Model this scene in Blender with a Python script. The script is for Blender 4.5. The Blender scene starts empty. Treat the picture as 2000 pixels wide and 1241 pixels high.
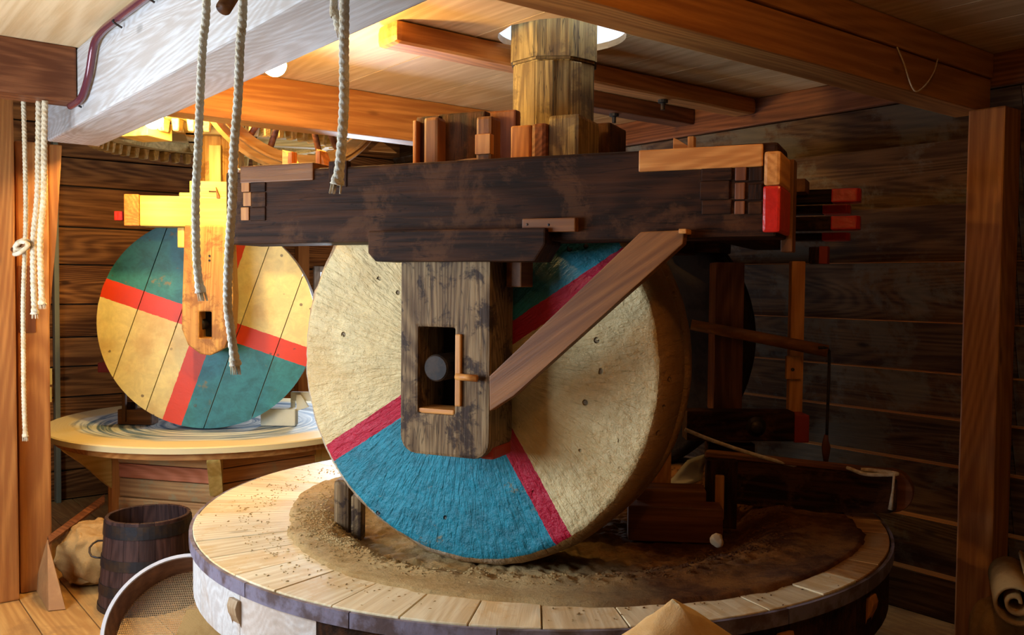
import bpy, bmesh, math, random
from mathutils import Vector, Matrix, noise
random.seed(7)
sc = bpy.context.scene
COL = sc.collection
# ------------------------------------------------------------ camera
EYE = 1.95
F, PIT, ROLL = 1747.6, .038, -.0093
cam_d = bpy.data.cameras.new('camera'); cam = bpy.data.objects.new('camera', cam_d); COL.objects.link(cam)
cam_d.sensor_width = 36.0; cam_d.lens = F * 36.0 / 2000.0; cam_d.clip_start = .05; cam_d.clip_end = 100
cam.matrix_world = Matrix.Translation((0, 0, EYE)) @ Matrix.Rotation(math.pi/2 - PIT, 4, 'X') @ Matrix.Rotation(-ROLL, 4, 'Z')
sc.camera = cam
# ------------------------------------------------------------ frames of the place
Z = Vector((0, 0, 1))
def frame(a):
    n = Vector((math.sin(a), math.cos(a), 0)); return n, Vector((n.y, -n.x, 0))
N1, T1 = frame(.4271)          # near mill: axle direction / beam direction
N2, T2 = frame(-.1127)         # far mill
YAW = .9013
U = Vector((math.sin(YAW), math.cos(YAW), 0)); V = Vector((-math.cos(YAW), math.sin(YAW), 0))   # room axes
def uv(u, v, z=0): return U*u + V*v + Z*z
# ------------------------------------------------------------ light, world, exposure
def area(name, loc, target, sx, sy, power, color, spread=math.pi):
    d = bpy.data.lights.new(name, 'AREA'); d.shape = 'RECTANGLE'; d.size = sx; d.size_y = sy; d.energy = power; d.color = color; d.spread = spread
    o = bpy.data.objects.new(name, d); COL.objects.link(o)
    o.matrix_world = Matrix.Translation(loc) @ (Vector(target)-Vector(loc)).to_track_quat('-Z', 'Y').to_matrix().to_4x4()
    return o
LEFT_U = -.75
WIN = (2.8, 5.3, 1.25, 2.35)         # assumed left window: v0 v1 z0 z1
area('assumed_left_daylight', uv(LEFT_U+.02, (WIN[0]+WIN[1])/2, 1.8), uv(3, 3.4, 1.5), 2.5, 1.1, 125, (.72, .86, 1.0))  # assumed window light from out of frame, giving the daylight from the left
area('daylight_upper_floor', uv(3.3, 2.6, 4.9), uv(3.05, 4.3, 3.2), 1.2, 1.2, 45, (.80, .88, 1.0))
area('assumed_back_daylight', uv(4.62, 8.54, 1.63), uv(5.0, 4.0, 1.8), .72, .80, 85, (.74, .86, 1.0))  # assumed window light, unseen behind the near millstone; added to brighten the right wall
area('assumed_loft_daylight', uv(3.6, 6.6, 4.3), uv(2.6, 6.9, 3.0), 1.0, 1.0, 22, (.70, .84, 1.0))  # assumed daylight added above the gears; no opening is built for it
LAMP = dict(warm=(1.0, .64, .20))
world = bpy.data.worlds.new('world'); sc.world = world; world.use_nodes = True
bg = world.node_tree.nodes['Background']; bg.inputs[0].default_value = (.72, .84, 1, 1); bg.inputs[1].default_value = 2.2
sc.view_settings.view_transform = 'Standard'; sc.view_settings.look = 'None'
sc.view_settings.exposure = 0.0; sc.view_settings.gamma = 1.0; sc.view_settings.use_curve_mapping = False
sc.cycles.use_denoising = True
sc.cycles.max_bounces = 6; sc.cycles.diffuse_bounces = 2; sc.cycles.sample_clamp_indirect = 6

# ------------------------------------------------------------ pixel measurements -> real places
def ray(px, py):
    a = px-1000.; b = py-620.5; cr, sr = math.cos(ROLL), math.sin(ROLL)
    x = (a*cr+b*sr)/F; y = (-a*sr+b*cr)/F; c, s = math.cos(PIT), math.sin(PIT)
    return Vector((x, c-y*s, -s-y*c))
O = Vector((0, 0, EYE))
def at(px, py, depth): r = ray(px, py); return O + r*(depth/r.y)
def at_z(px, py, z): r = ray(px, py); return O + r*((z-EYE)/r.z)
def on(px, py, n, d): r = ray(px, py); return O + r*(d/r.dot(n))
def ft(px, py, n, t, d): p = on(px, py, n, d); return (p.dot(t), p.z)

# ------------------------------------------------------------ materials
MATS = {}
def rgb(c): return (c[0], c[1], c[2], 1)
class NT:
    def __init__(s, name):
        s.m = bpy.data.materials.new(name); s.m.use_nodes = True; s.t = s.m.node_tree; s.n = s.t.nodes; s.l = s.t.links
        s.b = s.n['Principled BSDF']
    def node(s, t, **kw):
        o = s.n.new(t)
        for k, v in kw.items(): setattr(o, k, v)
        return o
    def link(s, a, b): s.l.new(a, b)
    def val(s, sock, v):
        if hasattr(v, 'links') or isinstance(v, bpy.types.NodeSocket): s.link(v, sock)
        else: sock.default_value = v
    def math(s, op, a, b=0.0, c=None, clamp=False):
        o = s.node('ShaderNodeMath', operation=op); o.use_clamp = clamp
        s.val(o.inputs[0], a); s.val(o.inputs[1], b)
        if c is not None: s.val(o.inputs[2], c)
        return o.outputs[0]
    def mix(s, f, a, b):
        o = s.node('ShaderNodeMix', data_type='RGBA')
        s.val(o.inputs[0], f); s.val(o.inputs[6], rgb(a) if isinstance(a, tuple) else a); s.val(o.inputs[7], rgb(b) if isinstance(b, tuple) else b)
        return o.outputs[2]
    def noise(s, vec, scale, detail=5, rough=.6, dist=0.0):
        o = s.node('ShaderNodeTexNoise'); s.link(vec, o.inputs['Vector']); o.inputs['Scale'].default_value = scale
        o.inputs['Detail'].default_value = detail; o.inputs['Roughness'].default_value = rough; o.inputs['Distortion'].default_value = dist
        return o.outputs['Fac']
    def step(s, v, lo, hi, smooth=True):
        o = s.node('ShaderNodeMapRange'); o.interpolation_type = 'SMOOTHSTEP' if smooth else 'LINEAR'
        s.val(o.inputs[0], v); o.inputs[1].default_value = lo; o.inputs[2].default_value = hi; return o.outputs[0]
    def bump(s, h, strength, dist=.01, nrm=None):
        o = s.node('ShaderNodeBump'); o.inputs['Strength'].default_value = strength; o.inputs['Distance'].default_value = dist
        s.link(h, o.inputs['Height'])
        if nrm is not None: s.link(nrm, o.inputs['Normal'])
        return o.outputs[0]
    def coord(s):
        tc = s.node('ShaderNodeTexCoord'); oi = s.node('ShaderNodeObjectInfo')
        sc_ = s.node('ShaderNodeVectorMath', operation='SCALE'); cb = s.node('ShaderNodeCombineXYZ')
        r = oi.outputs['Random']
        s.link(s.math('MULTIPLY', r, 37.0), cb.inputs[0]); s.link(s.math('MULTIPLY', r, 91.0), cb.inputs[1]); s.link(s.math('MULTIPLY', r, 53.0), cb.inputs[2])
        ad = s.node('ShaderNodeVectorMath', operation='ADD'); s.link(tc.outputs['Object'], ad.inputs[0]); s.link(cb.outputs[0], ad.inputs[1])
        s.rand = r; s.raw = tc.outputs['Object']
        return ad.outputs[0]
    def mapping(s, vec, scale):
        o = s.node('ShaderNodeMapping'); s.link(vec, o.inputs[0]); o.inputs['Scale'].default_value = scale; return o.outputs[0]

def wood(name, light, dark, grain=1.0, rough=.6, bump=.35, knots=.5, patch=None, var=.25, spec=.3, cracks=0.0):
    if name in MATS: return MATS[name]
    s = NT(name); v = s.coord()
    g1 = s.noise(s.mapping(v, (.9*grain, 20*grain, 20*grain)), 2.4, 7, .66, .2)      # fine long grain
    g2 = s.noise(s.mapping(v, (.35*grain, 2.6*grain, 2.6*grain)), 2.0, 3, .5, .9)      # broad figure
    # growth rings: contour lines of a long soft noise field
    fld = s.noise(s.mapping(v, (.16*grain, 1.5*grain, 1.1*grain)), 1.3, 2, .45, .25)
    ln = s.math('ABSOLUTE', s.math('SUBTRACT', s.math('FRACT', s.math('MULTIPLY', fld, 48.0)), .5))
    ln = s.step(ln, .0, .5)
    f = s.math('ADD', s.math('MULTIPLY', g1, .62), s.math('ADD', s.math('MULTIPLY', g2, .42), s.math('MULTIPLY', ln, .13)))
    f = s.step(f, .44, .78)
    c = s.mix(f, dark, light)
    if knots > 0:
        vo = s.node('ShaderNodeTexVoronoi'); s.link(s.mapping(v, (1.6, 4.0, 4.0)), vo.inputs['Vector']); vo.inputs['Scale'].default_value = .9
        k = s.step(vo.outputs['Distance'], .10, .03)
        c = s.mix(s.math('MULTIPLY', k, knots), c, tuple(x*.35 for x in dark))
    if patch:
        pc, amt, psc = patch
        p = s.noise(v, psc, 7, .7, .3)
        c = s.mix(s.math('MULTIPLY', s.step(p, .50, .60), amt), c, pc)
    if cracks > 0:
        cr = s.noise(s.mapping(v, (.5, 9, 9)), 3.0, 2, .5)
        ck = s.step(s.math('ABSOLUTE', s.math('SUBTRACT', cr, .5)), .012, .0)
        c = s.mix(s.math('MULTIPLY', ck, cracks), c, tuple(x*.2 for x in dark))
    # board to board value
    hv = s.node('ShaderNodeHueSaturation'); s.link(c, hv.inputs['Color'])
    s.link(s.math('ADD', s.math('MULTIPLY', s.rand, var), 1-var/2), hv.inputs['Value'])
    s.link(hv.outputs[0], s.b.inputs['Base Color']); s.b.inputs['Roughness'].default_value = rough
    s.b.inputs['Specular IOR Level'].default_value = spec
    s.link(s.bump(g1, bump, .006, s.bump(g2, bump*.5, .02)), s.b.inputs['Normal'])
    MATS[name] = s.m; return s.m

def plain(name, c, rough=.6, metal=0.0, mott=None, mscale=6, bump=.2, bscale=40, spec=.4):
    if name in MATS: return MATS[name]
    s = NT(name); v = s.coord()
    nz = s.noise(v, mscale, 6, .65)
    col = s.mix(s.step(nz, .42, .62), c, mott) if mott else s.mix(nz, tuple(x*.8 for x in c), tuple(min(1, x*1.15) for x in c))
    s.link(col, s.b.inputs['Base Color']); s.b.inputs['Roughness'].default_value = rough; s.b.inputs['Metallic'].default_value = metal
    s.b.inputs['Specular IOR Level'].default_value = spec
    s.link(s.bump(s.noise(v, bscale, 5, .6), bump, .006), s.b.inputs['Normal'])
    MATS[name] = s.m; return s.m

W_PALE = lambda: wood('pale_beam', (.68, .67, .67), (.50, .44, .40), 1.5, .55, .25, .5, var=.1)
W_HONEY = lambda: wood('honey_beam', (.62, .27, .075), (.36, .125, .03), .8, .5, .3, .6, var=.2)
W_CEIL = lambda: wood('ceiling_board', (.84, .60, .34), (.66, .42, .20), .55, .5, .15, .35, var=.14)
W_DARKBEAM = lambda: wood('dark_rafter', (.27, .095, .035), (.12, .035, .012), .8, .5, .4, .6, var=.2)
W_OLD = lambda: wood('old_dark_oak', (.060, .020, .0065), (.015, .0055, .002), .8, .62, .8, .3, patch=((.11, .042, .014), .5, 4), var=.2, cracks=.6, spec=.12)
W_BLOCK = lambda: wood('worn_grey_oak', (.32, .20, .095), (.11, .060, .028), 1.3, .6, 1.0, .0, patch=((.038, .020, .014), .92, 8), var=.1, cracks=.7, spec=.2)
W_BRACE = lambda: wood('plain_oak_plank', (.28, .105, .024), (.14, .046, .010), .7, .5, .3, .4, var=.2)
W_NEW = lambda: wood('new_orange_wood', (.74, .33, .085), (.48, .17, .035), .9, .45, .25, .3, var=.15)
W_YEL = lambda: wood('yellow_pine', (.90, .66, .20), (.72, .46, .10), .6, .45, .15, .5, var=.08)
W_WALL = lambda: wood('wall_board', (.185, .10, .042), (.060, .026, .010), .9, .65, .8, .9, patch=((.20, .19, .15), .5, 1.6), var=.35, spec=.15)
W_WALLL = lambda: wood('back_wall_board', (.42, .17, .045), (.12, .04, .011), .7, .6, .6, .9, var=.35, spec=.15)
W_POST = lambda: wood('orange_post', (.56, .235, .06), (.33, .115, .028), .7, .55, .35, .6, var=.2)
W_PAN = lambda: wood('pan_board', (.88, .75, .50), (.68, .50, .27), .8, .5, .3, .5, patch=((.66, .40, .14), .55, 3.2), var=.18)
W_PANBROWN = lambda: wood('brown_pan_board', (.52, .25, .075), (.30, .12, .03), .8, .45, .3, .5, patch=((.60, .40, .22), .4, 2.5), var=.3)  # browner boards for the right part of the rim
W_SHAFT = lambda: wood('shaft_wood', (.36, .25, .085), (.12, .07, .022), 1.0, .6, .9, .2, patch=((.09, .055, .025), .7, 4), var=.2, cracks=.8)
W_RED = lambda: plain('red_paint', (.68, .022, .012), .28, mott=(.55, .018, .01), mscale=14, bump=.5, bscale=25, spec=.6)
W_TUB = lambda: wood('tub_stave', (.075, .036, .030), (.028, .013, .012), 1, .5, .5, .2, var=.3)
M_IRON = lambda: plain('dark_iron', (.035, .036, .042), .45, .7, mott=(.075, .05, .035), mscale=8)
M_ROPE = lambda: plain('hemp_rope', (.80, .66, .46), .85, mott=(.66, .48, .28), mscale=30, bump=.8, bscale=160, spec=.1)
M_ROPELIT = lambda: plain('lit_hemp_rope', (.98, .90, .74), .8, mott=(.85, .70, .48), mscale=30, bump=.8, bscale=160, spec=.1)  # same hemp brightened: daylight on the near ropes put into the colour
M_BURLAP = lambda: plain('burlap', (.52, .30, .11), .9, mott=(.38, .2, .065), mscale=5, bump=.6, bscale=180, spec=.1)

# ------------------------------------------------------------ object helpers
WM = {}
def put(o, parent=None):
    """o.matrix_world is set through WM; parent keeps world placement"""
    COL.objects.link(o); return o
def place(o, mw, parent=None):
    WM[o.name] = mw.copy()
    COL.objects.link(o)
    if parent is not None:
        o.parent = parent; o.matrix_basis = WM[parent.name].inverted() @ mw
    else: o.matrix_basis = mw
    return o
def tag(o, label=None, cat=None, group=None, kind=None):
    if label: o['label'] = label
    if cat: o['category'] = cat
    if group: o['group'] = group
    if kind: o['kind'] = kind
    return o
def thing(name, loc, label, cat, group=None):
    o = bpy.data.objects.new(name, None); o.empty_display_size = .1
    place(o, Matrix.Translation(loc)); return tag(o, label, cat, group)
def struct(name, loc=(0, 0, 0)):
    o = bpy.data.objects.new(name, None); place(o, Matrix.Translation(loc)); return tag(o, kind='structure')
def meshobj(name, bm, mat, mw, parent=None, smooth=False):
    me = bpy.data.meshes.new(name); bmesh.ops.recalc_face_normals(bm, faces=bm.faces[:]); bm.to_mesh(me); bm.free()
    if mat: me.materials.append(mat)
    if smooth: me.polygons.foreach_set('use_smooth', [True]*len(me.polygons))
    o = bpy.data.objects.new(name, me); place(o, mw, parent); return o
def basis(x, y, z, loc):
    return Matrix(((x.x, y.x, z.x, loc.x), (x.y, y.y, z.y, loc.y), (x.z, y.z, z.z, loc.z), (0, 0, 0, 1)))
def rough_up(bm, amp, sc_=6):
    if amp <= 0: return
    for v in bm.verts:
        d = noise.noise_vector(v.co*sc_ + Vector((random.random()*0, 3, 7))) * amp
        v.co += d
def box(name, fr, r, mat, parent=None, bev=.008, amp=0.0, cuts=0):
    """fr=(A,B,C) orthonormal world axes, r=(a0,a1,b0,b1,c0,c1); local X runs along the longest side (the grain)"""
    ax = list(fr); lo = [min(r[0], r[1]), min(r[2], r[3]), min(r[4], r[5])]; hi = [max(r[0], r[1]), max(r[2], r[3]), max(r[4], r[5])]
    cen = sum((ax[i]*((lo[i]+hi[i])/2) for i in range(3)), Vector())
    dim = [hi[i]-lo[i] for i in range(3)]
    k = sorted(range(3), key=lambda i: -dim[i])
    X, Y = ax[k[0]], ax[k[1]]; Zc = X.cross(Y); d = (dim[k[0]], dim[k[1]], dim[k[2]])
    bm = bmesh.new(); bmesh.ops.create_cube(bm, size=1)
    for v in bm.verts: v.co = Vector((v.co.x*d[0], v.co.y*d[1], v.co.z*d[2]))
    if bev > 0:
        b = min(bev, d[2]*.3)
        bmesh.ops.bevel(bm, geom=bm.edges[:], offset=b, segments=2, profile=.6, affect='EDGES')
    if cuts:
        le = [e for e in bm.edges if abs((e.verts[0].co-e.verts[1].co).x) > d[0]*.6]
        bmesh.ops.subdivide_edges(bm, edges=le, cuts=cuts)
        seed = Vector((random.random()*50, 0, 0))
        for v in bm.verts: v.co += noise.noise_vector((v.co+seed)*Vector((2.5, 2.5, 2.5)).x)*amp
    return meshobj(name, bm, mat, basis(X, Y, Zc, cen), parent)
def prism(name, pts, A, B, c0, c1, mat, parent=None, bev=.008, grain='A', smooth=False):
    """polygon pts [(a,b)] in axes A,B, extruded along C=AxB from c0 to c1"""
    C = A.cross(B)
    ca = sum(p[0] for p in pts)/len(pts); cb = sum(p[1] for p in pts)/len(pts); cc = (c0+c1)/2
    cen = A*ca + B*cb + C*cc; h = abs(c1-c0)/2
    if grain == 'A': g = A
    elif grain == 'B': g = B
    else: g = (A*grain[0]+B*grain[1]).normalized()
    X = g; Y = C.cross(X)
    bm = bmesh.new(); lo, up = [], []
    for p in pts:
        w = A*(p[0]-ca)+B*(p[1]-cb); lo.append(bm.verts.new((w.dot(X), w.dot(Y), -h))); up.append(bm.verts.new((w.dot(X), w.dot(Y), h)))
    bm.faces.new(lo[::-1]); bm.faces.new(up)
    for i in range(len(pts)):
        j = (i+1) % len(pts); bm.faces.new((lo[i], lo[j], up[j], up[i]))
    if bev > 0: bmesh.ops.bevel(bm, geom=bm.edges[:], offset=min(bev, h*.5), segments=2, profile=.6, affect='EDGES')
    return meshobj(name, bm, mat, basis(X, Y, C, cen), parent, smooth)
def tube_bm(pts, rad, seg=10, strands=0, twist=90.0, srad=None):
    """tube along points; strands>0 gives a laid rope profile"""
    bm = bmesh.new(); pts = [Vector(p) for p in pts]; rings = []; s = 0.0
    nrm = None
    for i, p in enumerate(pts):
        t = (pts[min(i+1, len(pts)-1)]-pts[max(i-1, 0)]).normalized()
        if nrm is None: nrm = t.cross(Vector((0, 1, .1))).normalized()
        nrm = (nrm - t*nrm.dot(t)).normalized(); bn = t.cross(nrm)
        if i: s += (p-pts[i-1]).length
        r = rad[i] if isinstance(rad, (list, tuple)) else rad
        ring = []
        for k in range(seg):
            a = 2*math.pi*k/seg
            rr = r*(.86+.28*abs(math.cos((a*strands + s*twist)/2))) if strands else r
            ring.append(bm.verts.new(p + nrm*math.cos(a)*rr + bn*math.sin(a)*rr))
        rings.append(ring)
    for a, b in zip(rings, rings[1:]):
        for k in range(seg): bm.faces.new((a[k], a[(k+1) % seg], b[(k+1) % seg], b[k]))
    bm.faces.new(rings[0][::-1]); bm.faces.new(rings[-1]); return bm
def smooth_path(ctrl, step=.02):
    ctrl = [Vector(c) for c in ctrl]; out = []
    P = [ctrl[0]*2-ctrl[1]] + ctrl + [ctrl[-1]*2-ctrl[-2]]
    for i in range(1, len(P)-2):
        n = max(2, int((P[i+1]-P[i]).length/step))
        for k in range(n):
            t = k/n; a, b, c, d = P[i-1], P[i], P[i+1], P[i+2]
            out.append(.5*((2*b)+(c-a)*t+(2*a-5*b+4*c-d)*t*t+(3*b-a-3*c+d)*t*t*t))
    out.append(ctrl[-1]); return out
def tube(name, ctrl, rad, mat, parent=None, seg=10, step=.03, rope=False, smooth=True, straight=False):
    pts = [Vector(c) for c in ctrl] if straight else smooth_path(ctrl, .006 if rope else step)
    c = pts[0].copy(); bm = tube_bm([p-c for p in pts], rad, 12 if rope else seg, 3 if rope else 0, 2*math.pi/(.085) if rope else 0)
    return meshobj(name, bm, mat, Matrix.Translation(c), parent, smooth)
def lathe_bm(prof, seg=64, closed=False):
    bm = bmesh.new(); rings = []
    for r, z in prof:
        rings.append([bm.verts.new((r*math.cos(2*math.pi*k/seg), r*math.sin(2*math.pi*k/seg), z)) for k in range(seg)])
    pr = list(zip(rings, rings[1:])) + ([(rings[-1], rings[0])] if closed else [])
    for a, b in pr:
        for k in range(seg): bm.faces.new((a[k], a[(k+1) % seg], b[(k+1) % seg], b[k]))
    if not closed:
        if prof[0][0] > 1e-6: bm.faces.new(rings[0])
        if prof[-1][0] > 1e-6: bm.faces.new(rings[-1])
    bmesh.ops.remove_doubles(bm, verts=bm.verts[:], dist=1e-5); return bm
def arc_board(bm, r0, r1, a0, a1, z0, z1, n=4):
    """ring segment with curved edges"""
    q = []
    for k in range(n+1):
        a = a0+(a1-a0)*k/n; c, s = math.cos(a), math.sin(a)
        q.append([bm.verts.new((r*c, r*s, z)) for r, z in ((r0, z0), (r1, z0), (r1, z1), (r0, z1))])
    for a, b in zip(q, q[1:]):
        for k in range(4): bm.faces.new((a[k], a[(k+1) % 4], b[(k+1) % 4], b[k]))
    bm.faces.new(q[0]); bm.faces.new(q[-1][::-1])
R90 = Matrix.Rotation(math.pi/2, 4, 'Z')

# ============================================================ SETTING
RU, BV, CZ = 5.2, 8.6, 3.22
FR = (U, V, Z)
ROWS = [0, .26, .58, .91, 1.18, 1.44, 1.73, 2.08, 2.41, 2.77, 3.02, 3.30]
ROWSB = ROWS + [3.6, 3.95, 4.3, 4.6]
# floor
fl = struct('floor')
box('subfloor', FR, (LEFT_U-.2, RU+.2, -3.2, BV+.2, -.12, -.032), wood('floor_under', (.2, .1, .05), (.1, .05, .02)), fl, 0)
u = LEFT_U
MF = wood('floor_board', (.66, .38, .13), (.46, .23, .07), .6, .5, .25, .5, patch=((.32, .16, .06), .5, 2.5), var=.2)
while u < RU:
    w = random.uniform(.27, .33); box('plank', FR, (u+.003, min(u+w, RU)-.003, -3.1, BV, -.03, 0), MF, fl, .004); u += w
# right wall: lapped boards, leaning in at the top
wr = struct('wall_right')
box('backing', FR, (RU+.03, RU+.12, -3.3, BV+.2, -.1, CZ+.1), wood('wall_under', (.05, .03, .02), (.03, .02, .01)), wr, 0)
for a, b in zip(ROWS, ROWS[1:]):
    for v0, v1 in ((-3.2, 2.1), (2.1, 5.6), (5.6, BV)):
        if b < 2.3: box('orange_ledge', FR, (RU-.088, RU-.008, v0, v1-.003, b+.0145, b+.019), W_NEW(), wr, .001)  # bright orange strip added along each board top so the laps show
        C = U.cross(Z)   # = -V
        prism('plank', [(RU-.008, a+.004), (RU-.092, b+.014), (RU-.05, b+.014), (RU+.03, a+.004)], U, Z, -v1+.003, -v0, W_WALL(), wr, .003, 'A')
for o in wr.children:   # run the grain along the wall
    if o.name.startswith('plank'):
        me = o.data; L = o.matrix_basis
        rot = Matrix.Rotation(math.pi/2, 4, 'Y'); me.transform(rot.inverted()); o.matrix_basis = L @ rot
# wall plate
tp = box('trim_1', FR, (RU-.125, RU-.06, -3.2, BV, 3.04, 3.22), W_DARKBEAM(), None, .01); tag(tp, kind='structure')
# back wall
wb = struct('wall_back')
for r in ((LEFT_U, 4.2, -.1, 4.7), (5.04, RU+.1, -.1, 4.7), (4.2, 5.04, -.1, 1.185), (4.2, 5.04, 2.075, 4.7)):
    box('backing', FR, (r[0], r[1], BV+.035, BV+.15, r[2], r[3]), MATS['wall_under'], wb, 0)
w2 = struct('assumed_back_window', uv(4.62, BV, 1.63))  # assumed window added in the back wall, hidden behind the near millstone
for r in ((4.16, 4.23, 1.15, 2.11), (5.01, 5.08, 1.15, 2.11), (4.16, 5.08, 1.15, 1.21), (4.16, 5.08, 2.05, 2.11), (4.60, 4.63, 1.2, 2.06)):
    box('window_frame', FR, (r[0], r[1], BV-.03, BV+.06, r[2], r[3]), W_PALE(), w2, .004)
for i, (a, b) in enumerate(zip(ROWSB, ROWSB[1:])):
    for u0, u1 in ((LEFT_U, .9), (.9, 3.3+.25*(i % 2)), (3.3+.25*(i % 2), RU if not 1.1 < a < 2.0 else 4.19)):
        box('plank', FR, (u0+.003, u1-.003, BV+random.uniform(-.008, .004), BV+.034, a+.006, b-.006), W_WALLL(), wb, .008)
# left wall with an assumed window for the left daylight (out of frame)
wl = struct('wall_left')
for (v0, v1, z0, z1) in ((-3.2, WIN[0], 0, 4.7), (WIN[1], BV+.1, 0, 4.7), (WIN[0], WIN[1], 0, WIN[2]), (WIN[0], WIN[1], WIN[3], 4.7)):
    zz = z0
    while zz < z1-.01:
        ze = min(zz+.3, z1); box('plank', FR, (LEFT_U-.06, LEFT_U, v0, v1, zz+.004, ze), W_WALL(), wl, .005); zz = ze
wi = struct('assumed_left_window', uv(LEFT_U, WIN[0], WIN[2]))  # assumed left window, out of view
for r in ((WIN[0]-.05, WIN[0]+.03, WIN[2]-.05, WIN[3]+.05), (WIN[1]-.03, WIN[1]+.05, WIN[2]-.05, WIN[3]+.05), (WIN[0], WIN[1], WIN[2]-.05, WIN[2]+.03), (WIN[0], WIN[1], WIN[3]-.03, WIN[3]+.05)):
    box('window_frame', FR, (LEFT_U-.08, LEFT_U+.03, r[0], r[1], r[2], r[3]), W_PALE(), wi, .005)
wf = struct('wall_front')
zz = 0
while zz < 3.2:
    box('plank', FR, (LEFT_U, RU, -3.26, -3.2, zz+.004, zz+.3), W_WALL(), wf, .005); zz += .3
# ceiling with the round hole for the shaft
SC = Vector((.205, 4.66, 0)); HU, HV, HR = 3.08, 3.50, .33
ce = struct('ceiling')
CB = [LEFT_U, -.4, .2, .7, 1.34, 1.75, 2.12, 2.735, 3.34, 3.75, 4.1, 4.45, 4.8, RU]
def hole_plank(u0, u1, v0, v1):
    """plank outline minus the hole circle, as one prism"""
    pts = [(u0, v0), (u0, v1), (u1, v1), (u1, v0)]
    def vv(uu): d = HR*HR-(uu-HU)**2; return math.sqrt(d) if d > 0 else None
    a, b = max(u0, HU-HR), min(u1, HU+HR)
    n = 14; us = [a+(b-a)*i/n for i in range(n+1)]
    lowp = [(uu, HV-(vv(uu) or 0)) for uu in us]; upp = [(uu, HV+(vv(uu) or 0)) for uu in us]
    res = []
    # lower piece
    res.append([(u0, v0), (u1, v0)] + ([(u1, HV)] if b < u1-1e-6 else []) + lowp[::-1] + ([(u0, HV)] if a > u0+1e-6 else []))
    res.append([(u1, v1), (u0, v1)] + ([(u0, HV)] if a > u0+1e-6 else []) + upp + ([(u1, HV)] if b < u1-1e-6 else []))
    return res
for u0, u1 in zip(CB, CB[1:]):
    a, b = u0+.002, u1-.002
    for v0, v1 in ((-3.2, 2.35), (2.355, 5.5)):
        if v0 > 2 and u1 > HU-HR and u0 < HU+HR:
            for pts in hole_plank(a, b, v0, v1):
                prism('plank', pts, U, V, CZ, CZ+.035, W_CEIL(), ce, 0, 'B')
        else: box('plank', FR, (a, b, v0, v1, CZ, CZ+.035), W_CEIL(), ce, .003)
# deck above the planks keeps the joints dark; open round the hole
for r in ((LEFT_U, 2.55, -3.2, 5.5), (3.6, RU+.1, -3.2, 5.5), (2.55, 3.6, -3.2, 2.95), (2.55, 3.6, 4.05, 5.5)):
    box('deck', FR, (r[0], r[1], r[2], r[3], CZ+.036, CZ+.08), MATS['wall_under'], ce, 0)
# higher bay over the gears
box('deck', FR, (LEFT_U, RU+.1, 5.5, BV+.1, 4.6, 4.66), MATS['wall_under'], ce, 0)
box('loft_side', FR, (LEFT_U, RU+.1, 5.44, 5.5, CZ+.08, 4.6), plain('loft_white', (.86, .86, .84), .9), ce, 0)  # bay wall whitened so the ceiling hole shows as bright daylight
box('loft_side', FR, (RU, RU+.1, 5.5, BV+.1, CZ, 4.6), W_WALL(), ce, 0)

# ---- ceiling timbers
def beam(name, r, mat, label, cat='beam', group=None, bev=.012, amp=.004):
    o = box(name, FR, r, mat, None, bev, amp, 10); return tag(o, label, cat, group)
beam('main_beam', (1.195, 1.495, -3.1, 6.15, 2.80, CZ-.002), W_PALE(), 'thick pale main beam lit white on its left side, crossing the upper left')
beam('cross_beam', (LEFT_U, 1.19, 5.36, 5.56, 2.925, CZ-.002), W_DARKBEAM(), 'short orange ceiling beam in the top left corner, ending at the pale main beam')
beam('cross_beam', (1.50, RU-.13, 5.31, 5.50, 2.925, CZ-.002), W_HONEY(), 'honey orange ceiling beam behind the hanging ropes, running right behind the shaft')
beam('joist', (2.25, RU-.13, 3.76, 3.95, 3.11, CZ-.002), W_HONEY(), 'ceiling joist with a rounded bright yellow end, just behind the shaft', 'joist', bev=.035)
beam('joist', (3.7, RU-.13, 4.30, 4.47, 3.11, CZ-.002), W_DARKBEAM(), 'dark ceiling joist further back right of the shaft', 'joist')
fb = beam('tie_beam', (1.55, RU-.13, 2.235, 2.43, 2.90, 3.08), W_POST(), 'long reddish brown tie beam across the top right, resting on the right post', amp=.004)
box('top_board', FR, (1.5, RU-.13, 2.225, 2.43, 3.085, CZ-.002), W_POST(), fb, .01)
box('side_ledge', FR, (1.495, 1.55, -3, 5.3, 3.13, 3.218), W_YEL(), None, .01); tag(bpy.data.objects['side_ledge'], 'narrow yellow ledger board along the far side of the pale beam', 'board')
# hanging bolts under the joists
for (px, py, v, lab) in ((1192, 212, 4.385, 'black bolt end under the dark rear joist, leftmost of the four'), (1287, 198, 3.86, 'black bolt end under the front joist, right of the shaft'), (1355, 247, 4.385, 'black bolt end under the dark rear joist, near the wall'), (1455, 233, 3.86, 'black bolt end under the front joist, rightmost of the four')):
    p = on(px, py, V, v); uu = p.dot(U)
    bm = lathe_bm([(0, -.062), (.014, -.062), (.014, -.022), (.032, -.018), (.032, 0), (0, 0)], 12)
    o = meshobj('ceiling_bolt', bm, M_IRON(), Matrix.Translation(uv(uu, v, 3.11))); tag(o, lab, 'bolt', 'bolts under the joists')
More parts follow.
